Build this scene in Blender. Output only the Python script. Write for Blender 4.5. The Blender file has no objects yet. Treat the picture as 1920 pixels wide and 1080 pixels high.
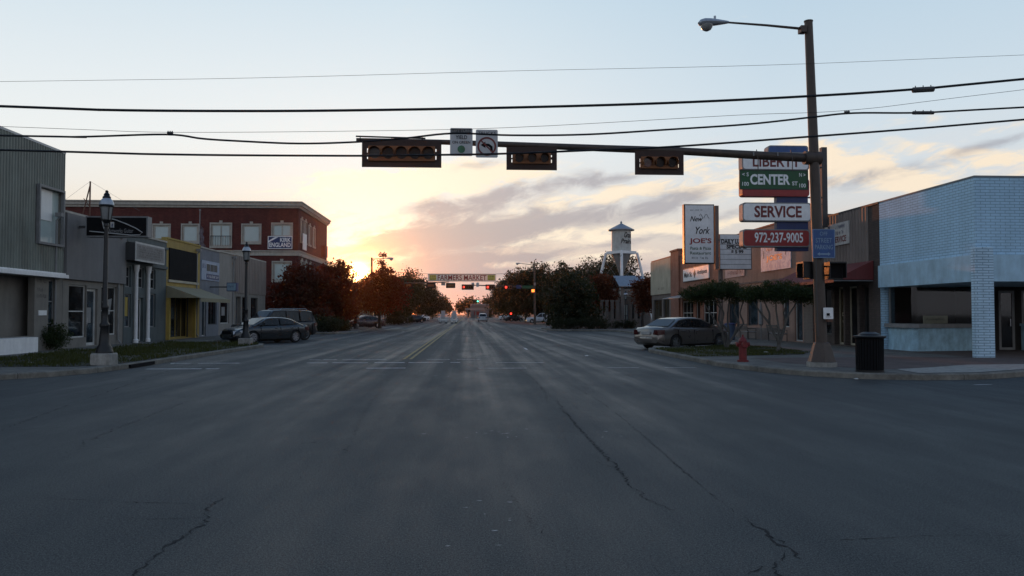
import bpy, bmesh, math, random
import numpy as np
from mathutils import Vector, Matrix
R = math.radians
SC = bpy.context.scene
COL = SC.collection

# ------------------------------------------------------------------ camera
H = 1.6; YAW = R(3.05); PITCH = R(1.87); F = 1500.0
cam_d = bpy.data.cameras.new('camera'); cam = bpy.data.objects.new('camera', cam_d)
COL.objects.link(cam); SC.camera = cam
cam_d.sensor_width = 36; cam_d.lens = F/1920*36
cam_d.clip_start = .1; cam_d.clip_end = 6000
cam.location = (0, 0, H); cam.rotation_euler = (R(90)+PITCH, 0, -YAW)
SC.render.resolution_x = 1024; SC.render.resolution_y = 576
FW = Vector((math.sin(YAW)*math.cos(PITCH), math.cos(YAW)*math.cos(PITCH), math.sin(PITCH)))
RT = Vector((math.cos(YAW), -math.sin(YAW), 0)); UP = RT.cross(FW)
def ray(u, v): return FW + RT*((u-960)/F) - UP*((v-540)/F)
def G(u, v, z=0):                       # measured ground point
    d = ray(u, v); t = (z-H)/d.z; return Vector((d.x*t, d.y*t, z))
def PY(u, v, Y):                        # measured point on a plane across the street
    d = ray(u, v); t = Y/d.y; return Vector((d.x*t, Y, H+d.z*t))
def PX(u, v, X):                        # measured point on a plane along the street
    d = ray(u, v); t = X/d.x; return Vector((X, d.y*t, H+d.z*t))

# ------------------------------------------------------------------ colour
def s2l(c):
    return tuple(((x/255)/12.92 if x/255 <= .04045 else ((x/255+.055)/1.055)**2.4) for x in c)

# ------------------------------------------------------------------ world
SUN = ray(671, 512).normalized()
SUN_EL = math.asin(SUN.z); SUN_AZ = math.atan2(SUN.x, SUN.y)
W = bpy.data.worlds.new('World'); SC.world = W; W.use_nodes = True
nt = W.node_tree; nt.nodes.clear()
def sock(x): return x
def lk(a, b): nt.links.new(a, b)
def MM(op, *a, clamp=False):
    n = nt.nodes.new('ShaderNodeMath'); n.operation = op; n.use_clamp = clamp
    for i, x in enumerate(a):
        if isinstance(x, (int, float)): n.inputs[i].default_value = x
        else: lk(x, n.inputs[i])
    return n.outputs[0]
def RGB(c):
    n = nt.nodes.new('ShaderNodeRGB'); n.outputs[0].default_value = (*c, 1); return n.outputs[0]
def MIX(f, a, b, mode='MIX'):
    n = nt.nodes.new('ShaderNodeMix'); n.data_type = 'RGBA'; n.blend_type = mode
    for i, x in ((0, f), (6, a), (7, b)):
        if isinstance(x, (int, float)): n.inputs[i].default_value = x
        elif isinstance(x, tuple): n.inputs[i].default_value = (*x, 1)
        else: lk(x, n.inputs[i])
    return n.outputs[2]
tc = nt.nodes.new('ShaderNodeTexCoord')
sp = nt.nodes.new('ShaderNodeSeparateXYZ'); lk(tc.outputs['Generated'], sp.inputs[0])
X_, Y_, Z_ = sp.outputs
D2 = 180/math.pi
U_ = MM('MULTIPLY', MM('ARCTAN2', X_, Y_), D2)
V_ = MM('MULTIPLY', MM('ARCSINE', Z_), D2)
def noise(su, sv, off, detail=5, rough=.55, dist=0, tilt=0):
    c, s = math.cos(R(tilt)), math.sin(R(tilt))
    a = MM('ADD', MM('MULTIPLY', U_, c*su), MM('MULTIPLY', V_, s*su))
    b = MM('ADD', MM('MULTIPLY', U_, -s*sv), MM('MULTIPLY', V_, c*sv))
    cb = nt.nodes.new('ShaderNodeCombineXYZ'); lk(a, cb.inputs[0]); lk(b, cb.inputs[1]); cb.inputs[2].default_value = off
    n = nt.nodes.new('ShaderNodeTexNoise'); n.inputs['Scale'].default_value = 1
    n.inputs['Detail'].default_value = detail; n.inputs['Roughness'].default_value = rough
    n.inputs['Distortion'].default_value = dist
    lk(cb.outputs[0], n.inputs['Vector']); return n.outputs[0]
def ramp(x, stops, x0, x1):
    t = MM('DIVIDE', MM('SUBTRACT', x, x0), x1-x0, clamp=True)
    n = nt.nodes.new('ShaderNodeValToRGB'); lk(t, n.inputs[0]); e = n.color_ramp.elements
    for i, (p, c) in enumerate(stops):
        p = (p-x0)/(x1-x0)
        q = e[i] if i < 2 else e.new(p)
        q.position = p; q.color = (*s2l(c), 1)
    return n.outputs[0]
base = ramp(V_, [(0, (152,140,152)), (1.0, (180,160,168)), (2.0, (178,168,176)), (4, (226,206,190)), (6, (238,226,208)), (8.5, (240,238,232)),
                 (11.5, (238,243,244)), (15, (230,239,244)), (21.5, (210,228,240)), (35, (128,160,196)), (60, (84,118,160)), (90, (70,104,150))], 0, 90)
rightb = ramp(V_, [(0, (172,156,166)), (3, (208,196,194)), (6, (218,214,210)), (9, (216,224,230)), (13, (210,225,236)),
                   (21.5, (190,214,232)), (35, (112,146,186)), (60, (78,110,154)), (90, (70,104,150))], 0, 90)
back = ramp(V_, [(0, (190,194,206)), (8, (202,202,212)), (18, (190,202,218)), (35, (142,164,194)), (60, (92,122,166)), (90, (70,104,150))], 0, 90)
fr = MM('DIVIDE', MM('SUBTRACT', U_, -3), 24.0, clamp=True)
col = MIX(fr, base, rightb)
cosa = MM('COSINE', MM('MULTIPLY', MM('SUBTRACT', U_, math.degrees(SUN_AZ)), 1/D2))
bk = MM('MULTIPLY', MM('ADD', MM('MULTIPLY', cosa, -1), .62), .9, clamp=True)
col = MIX(bk, col, back)
# physical sky share
nish = nt.nodes.new('ShaderNodeTexSky'); nish.sky_type = 'NISHITA'; nish.sun_disc = False
nish.sun_elevation = SUN_EL; nish.sun_rotation = SUN_AZ
nv = nt.nodes.new('ShaderNodeVectorMath'); nv.operation = 'SCALE'; lk(nish.outputs[0], nv.inputs[0]); nv.inputs['Scale'].default_value = .006
col = MIX(1.0, col, nv.outputs[0], 'ADD')
# sun glow
dt = nt.nodes.new('ShaderNodeVectorMath'); dt.operation = 'DOT_PRODUCT'; lk(tc.outputs['Generated'], dt.inputs[0]); dt.inputs[1].default_value = SUN
S_ = MM('MULTIPLY', MM('ARCCOSINE', MM('MINIMUM', dt.outputs['Value'], 1.0)), D2)
def addglow(col, w, p, amp, c):
    g = MM('MULTIPLY', MM('EXPONENT', MM('MULTIPLY', MM('POWER', MM('DIVIDE', S_, w), p), -1)), amp)
    return MIX(1.0, col, MIX(g, (0, 0, 0), c), 'ADD') if False else addc(col, g, c)
def addc(col, g, c):
    n = nt.nodes.new('ShaderNodeVectorMath'); n.operation = 'SCALE'; n.inputs[0].default_value = c; lk(g, n.inputs['Scale'])
    m = nt.nodes.new('ShaderNodeVectorMath'); m.operation = 'ADD'; lk(col, m.inputs[0]); lk(n.outputs[0], m.inputs[1]); return m.outputs[0]
# clouds: wispy banks low over the street, sized and placed by azimuth and elevation
nd1 = noise(.16, .42, 3.1, 4, .5); nd2 = noise(.16, .42, 9.7, 4, .5)
nf = noise(.30, .85, 1.7, 7, .62, .5, 12); nh = noise(.42, 1.25, 7.9, 7, .64, .6, 6); ng = noise(.12, .6, 5.2, 5, .55, .4, 8)
UU = MM('ADD', U_, MM('MULTIPLY', MM('SUBTRACT', nd1, .5), 3.0))
VV = MM('ADD', V_, MM('MULTIPLY', MM('SUBTRACT', nd2, .5), 1.3))
def ell(u, v, ru, rv, tilt, amp):
    d = ray(u, v).normalized(); u0 = math.degrees(math.atan2(d.x, d.y)); v0 = math.degrees(math.asin(d.z))
    k = D2/F; c, s = math.cos(R(tilt)), math.sin(R(tilt))
    du = MM('SUBTRACT', UU, u0); dv = MM('SUBTRACT', VV, v0)
    a = MM('ADD', MM('MULTIPLY', du, c/(ru*k)), MM('MULTIPLY', dv, s/(ru*k)))
    b = MM('ADD', MM('MULTIPLY', du, -s/(rv*k)), MM('MULTIPLY', dv, c/(rv*k)))
    q = MM('ADD', MM('POWER', MM('ABSOLUTE', a), 2.0), MM('POWER', MM('ABSOLUTE', b), 2.0))
    return MM('MULTIPLY', MM('EXPONENT', MM('MULTIPLY', q, -1)), amp)
def total(L):
    t = None
    for e in L:
        x = ell(*e); t = x if t is None else MM('ADD', t, x)
    return t
dark = total([(1560,350,90,12,8,.4), (1350,400,80,10,8,.5), (1700,380,90,10,6,.5), (850,442,185,38,8,1.2), (1040,412,140,22,11,1.0), (870,385,120,22,12,.9), (1130,335,85,17,4,.8), (1250,382,80,18,14,.8),
              (1090,463,120,7,6,.6), (950,482,120,9,-2,.8), (800,500,150,22,2,1.0), (1060,508,260,13,2,.8), (730,455,60,16,8,.5),
              (1230,452,80,8,7,.6), (1000,352,80,10,8,.45), (1620,330,110,13,10,.3), (1780,300,150,14,14,.3), (1880,262,90,9,10,.35), (1430,352,80,17,8,.5), (900,315,60,8,8,.35)])
brt = total([(1480,330,160,22,8,.75), (1350,350,110,12,6,.6), (1700,345,120,18,-8,.7), (1860,310,90,16,-10,.6), (1000,400,90,10,10,.4), (715,362,90,32,2,1.3), (850,335,150,26,4,1.2), (965,318,90,12,6,.7), (1180,362,90,10,10,.6), (1330,420,90,9,8,.5), (1500,360,110,10,12,.5), (700,420,70,22,2,.8), (1090,368,140,13,8,.65), (1010,446,200,9,8,.8), (1200,436,170,10,8,.7),
             (1100,482,200,9,3,.5), (1560,296,70,16,-26,.62), (1660,318,90,13,-20,.6), (1690,228,60,8,4,.42), (742,490,30,9,8,.8), (1250,310,90,14,4,.6), (1400,300,120,14,6,.5),
             (1800,285,110,12,-14,.45), (1880,238,60,7,8,.3), (620,380,120,60,0,.3), (640,470,60,30,0,.5)])
def shaped(e, n, k, lo, gain):           # broken edges: the bank's extent is eaten into by fine turbulence
    x = MM('MULTIPLY', MM('SUBTRACT', MM('ADD', e, MM('MULTIPLY', MM('MULTIPLY', MM('SUBTRACT', n, .5), k), MM('MINIMUM', MM('ADD', e, .25), 1.0))), lo), gain, clamp=True)
    return MM('MULTIPLY', MM('MULTIPLY', x, x), MM('SUBTRACT', 3, MM('MULTIPLY', x, 2)))
dk = MM('MULTIPLY', shaped(dark, nf, 2.9, .07, .98), .78)
bt = shaped(brt, nh, 3.6, .10, 1.5)
near = MM('EXPONENT', MM('MULTIPLY', MM('DIVIDE', S_, 9.0), -1))
dcol = MIX(near, s2l((164,165,175)), s2l((200,168,156)))
bcol = MIX(near, s2l((255,238,214)), (1.35, 1.20, .92))
# thin high veil
veil = MM('MULTIPLY', MM('MULTIPLY', MM('SUBTRACT', ng, .5), 3.0, clamp=True), .35)
vm = MM('MULTIPLY', MM('EXPONENT', MM('MULTIPLY', MM('POWER', MM('DIVIDE', MM('SUBTRACT', V_, 7), 5), 2), -1)), MM('DIVIDE', MM('ADD', U_, 8), 14, clamp=True))
col = MIX(MM('MULTIPLY', veil, vm), col, s2l((250,228,210)))
col = MIX(bt, col, bcol)
col = MIX(dk, col, dcol)
col = addglow(col, 26, 1, .05, (1, .80, .55))
col = addglow(col, 4.6, 1.3, .24, (1, .76, .40))
col = addglow(col, 1.8, 1.2, 2.3, (1, .34, .015))
col = addglow(col, .5, 2, 16, (1, .66, .24))
bg = nt.nodes.new('ShaderNodeBackground'); out = nt.nodes.new('ShaderNodeOutputWorld')
lk(col, bg.inputs[0]); bg.inputs[1].default_value = .95; lk(bg.outputs[0], out.inputs[0])

sd = bpy.data.lights.new('sun', 'SUN'); sd.energy = 1.3; sd.angle = R(.8); sd.color = (1, .30, .08)
sun = bpy.data.objects.new('sun', sd); COL.objects.link(sun)
sun.rotation_euler = SUN.to_track_quat('Z', 'Y').to_euler()
vs = SC.view_settings; vs.view_transform = 'Standard'; vs.look = 'None'; vs.exposure = 0; vs.gamma = 1

# ------------------------------------------------------------------ materials
MATS = {}
def newmat(name):
    m = bpy.data.materials.new(name); m.use_nodes = True; m.node_tree.nodes.clear(); return m
class NB:
    def __init__(s, m): s.t = m.node_tree; s.n = s.t.nodes; s.l = s.t.links
    def new(s, ty, **k):
        x = s.n.new(ty)
        for a, b in k.items(): setattr(x, a, b)
        return x
    def put(s, i, v):
        if isinstance(v, (int, float)): i.default_value = v
        elif isinstance(v, (tuple, list)): i.default_value = tuple(v) if len(v) == len(i.default_value) else (*v, 1)
        else: s.l.new(v, i)
    def math(s, op, *a, clamp=False):
        n = s.new('ShaderNodeMath', operation=op, use_clamp=clamp)
        for i, x in enumerate(a): s.put(n.inputs[i], x)
        return n.outputs[0]
    def mix(s, f, a, b, mode='MIX'):
        n = s.new('ShaderNodeMix', data_type='RGBA', blend_type=mode)
        s.put(n.inputs[0], f); s.put(n.inputs[6], a); s.put(n.inputs[7], b); return n.outputs[2]
    def noise(s, vec, scale, detail=4, rough=.6, dist=0):
        n = s.new('ShaderNodeTexNoise'); s.l.new(vec, n.inputs['Vector'])
        n.inputs['Scale'].default_value = scale; n.inputs['Detail'].default_value = detail
        n.inputs['Roughness'].default_value = rough; n.inputs['Distortion'].default_value = dist
        return n.outputs[0]
    def scale(s, vec, x, y, z):
        n = s.new('ShaderNodeMapping'); s.l.new(vec, n.inputs[0]); n.inputs['Scale'].default_value = (x, y, z); return n.outputs[0]
    def ramp(s, f, a, b, lo=0., hi=1.):
        n = s.new('ShaderNodeMapRange'); s.put(n.inputs[0], f)
        n.inputs[1].default_value = lo; n.inputs[2].default_value = hi; n.inputs[3].default_value = a; n.inputs[4].default_value = b
        return n.outputs[0]
    def bump(s, h, strength, dist):
        n = s.new('ShaderNodeBump'); n.inputs['Strength'].default_value = strength; n.inputs['Distance'].default_value = dist
        s.l.new(h, n.inputs['Height']); return n.outputs[0]
    def bsdf(s, col, rough=.7, metal=0, normal=None, spec=.5, **k):
        p = s.new('ShaderNodeBsdfPrincipled'); o = s.new('ShaderNodeOutputMaterial')
        s.put(p.inputs['Base Color'], col); s.put(p.inputs['Roughness'], rough); s.put(p.inputs['Metallic'], metal)
        p.inputs['Specular IOR Level'].default_value = spec
        if normal is not None: s.l.new(normal, p.inputs['Normal'])
        for a, b in k.items(): s.put(p.inputs[a.replace('_', ' ')], b)
        s.l.new(p.outputs[0], o.inputs[0]); return p
    def coord(s):
        return s.new('ShaderNodeNewGeometry').outputs['Position']
def pm(name, rgb, rough=.7, metal=0, var=.18, scale=3., bump=.0, bs=60., spec=.5, **k):
    if name in MATS: return MATS[name]
    m = newmat(name); b = NB(m); P = b.coord()
    n1 = b.noise(P, scale, 5, .65); n2 = b.noise(b.scale(P, 1, 1, .18), scale*2.3, 4, .6)
    f = b.math('ADD', b.math('MULTIPLY', n1, .6), b.math('MULTIPLY', n2, .4))
    f = b.ramp(f, 1-var*1.6, 1+var*1.2, .3, .7)
    n = b.new('ShaderNodeVectorMath', operation='SCALE'); n.inputs[0].default_value = rgb; b.put(n.inputs['Scale'], f)
    nm = None
    if bump: nm = b.bump(b.noise(P, bs, 4, .6), bump, .01)
    rr = b.ramp(n1, max(0, rough-.08), min(1, rough+.08), .3, .7)
    b.bsdf(n.outputs[0], rr, metal, nm, spec, **k); MATS[name] = m; return m
def brickmat(name, c1, c2, mortar, bw=.2, bh=.068, ms=.012, rough=.85, bump=.5, dirt=.25):
    if name in MATS: return MATS[name]
    m = newmat(name); b = NB(m); P = b.coord()
    s = b.new('ShaderNodeSeparateXYZ'); b.l.new(P, s.inputs[0])
    c = b.new('ShaderNodeCombineXYZ'); b.put(c.inputs[0], b.math('ADD', s.outputs[0], s.outputs[1])); b.put(c.inputs[1], s.outputs[2])
    t = b.new('ShaderNodeTexBrick'); b.l.new(c.outputs[0], t.inputs['Vector'])
    t.inputs['Scale'].default_value = 1; t.inputs['Brick Width'].default_value = bw; t.inputs['Row Height'].default_value = bh
    t.inputs['Mortar Size'].default_value = ms; t.inputs['Color1'].default_value = (*c1, 1); t.inputs['Color2'].default_value = (*c2, 1)
    t.inputs['Mortar'].default_value = (*mortar, 1); t.inputs['Mortar Smooth'].default_value = .3
    n1 = b.noise(P, .9, 5, .65); n2 = b.noise(b.scale(P, 1, 1, .12), 2.2, 4, .6)
    f = b.ramp(b.math('ADD', b.math('MULTIPLY', n1, .5), b.math('MULTIPLY', n2, .5)), 1-dirt*1.5, 1+dirt, .32, .68)
    v = b.new('ShaderNodeVectorMath', operation='SCALE'); b.l.new(t.outputs[0], v.inputs[0]); b.put(v.inputs['Scale'], f)
    h = b.math('SUBTRACT', b.math('MULTIPLY', b.noise(P, 40, 3), .3), t.outputs['Fac'])
    b.bsdf(v.outputs[0], rough, 0, b.bump(h, bump, .012), .3); MATS[name] = m; return m
def glassdark(name, rgb=(.012, .014, .016), rough=.05, spec=.6):
    if name in MATS: return MATS[name]
    m = newmat(name); b = NB(m); P = b.coord()
    n = b.noise(P, .8, 3); nn = b.noise(b.scale(P, 1.2, 1.2, .8), 1.7, 4, .6)
    c = b.mix(b.ramp(nn, 0, 1, .42, .66), tuple(x*.5 for x in rgb), tuple(x*1.8 for x in rgb))
    b.bsdf(c, rough, 0, b.bump(n, .04, .05), spec); MATS[name] = m; return m
def clearglass(name, tint=(.85, .9, .9)):
    m = newmat(name); b = NB(m)
    tr = b.new('ShaderNodeBsdfTransparent'); tr.inputs[0].default_value = (*tint, 1)
    gl = b.new('ShaderNodeBsdfGlossy'); gl.inputs['Roughness'].default_value = .04; gl.inputs[0].default_value = (1, 1, 1, 1)
    fz = b.new('ShaderNodeFresnel'); fz.inputs[0].default_value = 1.5
    mx = b.new('ShaderNodeMixShader'); b.l.new(fz.outputs[0], mx.inputs[0]); b.l.new(tr.outputs[0], mx.inputs[1]); b.l.new(gl.outputs[0], mx.inputs[2])
    o = b.new('ShaderNodeOutputMaterial'); b.l.new(mx.outputs[0], o.inputs[0]); MATS[name] = m; return m
def emis(name, rgb, s):
    m = newmat(name); b = NB(m); b.bsdf(tuple(x*.5 for x in rgb), .4, 0, None, .5, Emission_Color=rgb, Emission_Strength=s); MATS[name] = m; return m
def leafmat(name, c1, c2, trans=.35, tc=None):
    m = newmat(name); b = NB(m); g = b.new('ShaderNodeNewGeometry')
    n = b.noise(g.outputs['Position'], .55, 3)
    f = b.math('ADD', b.math('MULTIPLY', g.outputs['Random Per Island'], .6), b.math('MULTIPLY', n, .4))
    c = b.mix(f, c1, c2)
    d = b.new('ShaderNodeBsdfPrincipled'); b.l.new(c, d.inputs['Base Color']); d.inputs['Roughness'].default_value = .6; d.inputs['Specular IOR Level'].default_value = .2
    t = b.new('ShaderNodeBsdfTranslucent')
    if tc: t.inputs[0].default_value = (*tc, 1)
    else: b.l.new(b.mix(.6, c, (.3, .28, .02)), t.inputs[0])
    x = b.new('ShaderNodeMixShader'); x.inputs[0].default_value = trans
    b.l.new(d.outputs[0], x.inputs[1]); b.l.new(t.outputs[0], x.inputs[2])
    o = b.new('ShaderNodeOutputMaterial'); b.l.new(x.outputs[0], o.inputs[0]); MATS[name] = m; return m

def asphalt():
    m = newmat('asphalt'); b = NB(m); P = b.coord()
    s = b.new('ShaderNodeSeparateXYZ'); b.l.new(P, s.inputs[0])
    big = b.noise(P, .12, 5, .6, .3); mid = b.noise(b.scale(P, 1, .3, 1), .9, 5, .65)
    streak = b.noise(b.scale(P, 1.15, .010, 1), 1.0, 4, .6, .12)      # wheel-track wear along the street
    wear = b.math('COSINE', b.math('MULTIPLY', b.math('ADD', s.outputs[0], 1.25), 3.6))
    lane = b.math('MULTIPLY', b.ramp(s.outputs[1], 0, 1, 14, 30), b.math('LESS_THAN', b.math('ABSOLUTE', b.math('ADD', s.outputs[0], 1.25)), 8.6))
    spk = b.noise(P, 95, 2, .9); spk2 = b.noise(P, 38, 3, .7)
    v = b.math('ADD', b.ramp(big, -.18, .18, .3, .7), b.ramp(mid, -.16, .16, .3, .7))
    fad = b.ramp(s.outputs[1], .25, 1, 10, 30)
    v = b.math('ADD', v, b.math('MULTIPLY', b.math('MULTIPLY', b.ramp(streak, -.5, .5, .36, .64), .75), fad))
    v = b.math('ADD', v, b.math('MULTIPLY', b.math('MULTIPLY', wear, lane), .16))
    v = b.math('ADD', v, b.ramp(spk, -2.2, 4.6, .3, .72)); v = b.math('ADD', v, b.ramp(spk2, -1.0, 1.2, .3, .7))
    # faint tyre arcs swept through the junction
    k1 = b.math('ABSOLUTE', b.math('SUBTRACT', b.math('SQRT', b.math('ADD', b.math('POWER', b.math('SUBTRACT', s.outputs[0], 14), 2), b.math('POWER', b.math('SUBTRACT', s.outputs[1], 1), 2))), 11.5))
    v = b.math('SUBTRACT', v, b.math('MULTIPLY', b.math('EXPONENT', b.math('MULTIPLY', k1, -2.2)), .16))
    k2 = b.math('ABSOLUTE', b.math('SUBTRACT', b.math('SQRT', b.math('ADD', b.math('POWER', b.math('ADD', s.outputs[0], 16), 2), b.math('POWER', b.math('SUBTRACT', s.outputs[1], 3), 2))), 13.0))
    v = b.math('SUBTRACT', v, b.math('MULTIPLY', b.math('EXPONENT', b.math('MULTIPLY', k2, -1.8)), .14))
    f = b.math('MAXIMUM', b.math('ADD', v, 1.0), .25)
    n = b.new('ShaderNodeVectorMath', operation='SCALE'); n.inputs[0].default_value = (.026, .028, .027); b.put(n.inputs['Scale'], f)
    st2 = b.math('ADD', b.math('MULTIPLY', b.math('SUBTRACT', streak, .5), b.math('MULTIPLY', fad, 1.25)), b.math('ADD', b.math('MULTIPLY', mid, .5), .25))
    rg = b.ramp(st2, .48, .78, .36, .64)
    h = b.math('ADD', spk2, b.math('MULTIPLY', spk, .6))
    b.bsdf(n.outputs[0], rg, 0, b.bump(h, .7, .008), .22); MATS['asphalt'] = m; return m

M = {}
M['asphalt'] = asphalt()
def slabs(name, rgb, step, var, diag=False):
    m = newmat(name); b = NB(m); P = b.coord(); s = b.new('ShaderNodeSeparateXYZ'); b.l.new(P, s.inputs[0])
    wob = b.math('MULTIPLY', b.noise(P, 5, 3), .03)
    def line(x): return b.math('LESS_THAN', b.math('FRACT', b.math('DIVIDE', b.math('ADD', x, wob), step)), .014/step*1.3)
    j = line(b.math('ADD', s.outputs[0], s.outputs[1])) if diag else b.math('MAXIMUM', line(s.outputs[0]), line(s.outputs[1]))
    n1 = b.noise(P, 1.3, 6, .7); n2 = b.noise(P, 9, 4, .7); n3 = b.noise(P, 90, 2, .8)
    f = b.math('ADD', b.ramp(n1, .55, 1.3, .3, .7), b.math('ADD', b.ramp(n2, -.2, .2, .3, .7), b.ramp(n3, -.22, .22, .3, .7)))
    f = b.math('MULTIPLY', f, b.math('SUBTRACT', 1, b.math('MULTIPLY', j, .65)))
    n = b.new('ShaderNodeVectorMath', operation='SCALE'); n.inputs[0].default_value = rgb; b.put(n.inputs['Scale'], f)
    b.bsdf(n.outputs[0], .9, 0, b.bump(b.math('SUBTRACT', b.math('ADD', n2, b.math('MULTIPLY', n3, .4)), j), .5, .01), .3); MATS[name] = m; return m
M['kerb'] = slabs('kerb', (.19, .178, .15), 3.1, .35, True)
M['walk'] = slabs('walk', (.15, .143, .125), 1.5, .3)
M['paver'] = brickmat('paver_brick', (.10, .075, .065), (.14, .10, .085), (.07, .06, .055), .2, .1, .008)
M['soil'] = pm('soil', (.034, .034, .020), .95, var=.5, scale=2.5, bump=.6, bs=30)
M['crack'] = pm('crack', (.008, .008, .009), .95)
M['roadwhite'] = pm('roadwhite', (.52, .52, .52), .7, var=.6, scale=6)
M['roadyellow'] = pm('roadyellow', (.30, .22, .06), .7, var=.6, scale=4)
M['ground'] = pm('ground', (.06, .055, .045), .95, var=.4, scale=.3)
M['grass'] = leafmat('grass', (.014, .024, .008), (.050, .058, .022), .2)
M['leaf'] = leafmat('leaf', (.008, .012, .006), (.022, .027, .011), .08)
M['leafred'] = leafmat('leafred', (.035, .013, .007), (.085, .032, .012), .3, (.30, .05, .01))
M['leafflare'] = leafmat('leafflare', (.014, .009, .005), (.036, .022, .009), .27, (.42, .035, .006))  # backlit leaves; the red of the sun flare is put into their colours
M['shear'] = leafmat('shear', (.008, .018, .006), (.024, .044, .014), .12)
M['bark'] = pm('bark', (.045, .036, .028), .95, var=.4, scale=6, bump=.6, bs=30)
M['barkgrey'] = pm('barkgrey', (.10, .095, .085), .9, var=.4, scale=9, bump=.4, bs=30)
M['blackmetal'] = pm('blackmetal', (.010, .011, .012), .42, .2, scale=8)
M['polebrown'] = pm('polebrown', (.072, .052, .040), .55, .1, scale=4, var=.25, bump=.15, bs=40)
M['rust'] = pm('rust', (.12, .05, .03), .7, scale=9)
M['concrete'] = pm('concrete', (.30, .29, .26), .9, var=.3, scale=5, bump=.4, bs=50)
M['glass'] = glassdark('window_glass')
M['glassw'] = pm('window_glass_pale', (.46, .54, .51), .15, var=.08, scale=.6)
M['glassb'] = glassdark('window_glass_blue', (.03, .045, .055), .06)
M['clear'] = clearglass('clear_glass')
M['white'] = pm('white_paint', (.80, .80, .78), .55, var=.10)
M['offwhite'] = pm('offwhite', (.50, .50, .47), .6, var=.2)
M['cream'] = pm('cream', (.42, .38, .28), .8, var=.2, scale=1)
M['grey'] = pm('grey_paint', (.22, .22, .215), .6)
M['dgrey'] = pm('dark_grey', (.05, .05, .05), .6)
M['black'] = pm('black', (.010, .010, .011), .9, spec=.15)
M['red'] = pm('red_paint', (.30, .025, .022), .5)
M['dred'] = pm('dark_red', (.16, .03, .028), .7)
M['blue'] = pm('blue_paint', (.030, .085, .24), .5)
M['navy'] = pm('navy', (.02, .035, .12), .5)
M['green'] = pm('sign_green', (.006, .08, .024), .45)
M['yellow'] = pm('yellow', (.38, .27, .06), .75, var=.2)
M['rubber'] = pm('rubber', (.012, .012, .012), .85)
M['alloy'] = pm('alloy', (.45, .46, .48), .3, .9)
M['galv'] = pm('galvanised', (.34, .36, .38), .45, .6, scale=6)
M['trimc'] = pm('stone_trim', (.42, .39, .33), .85, var=.2, scale=2)

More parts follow.
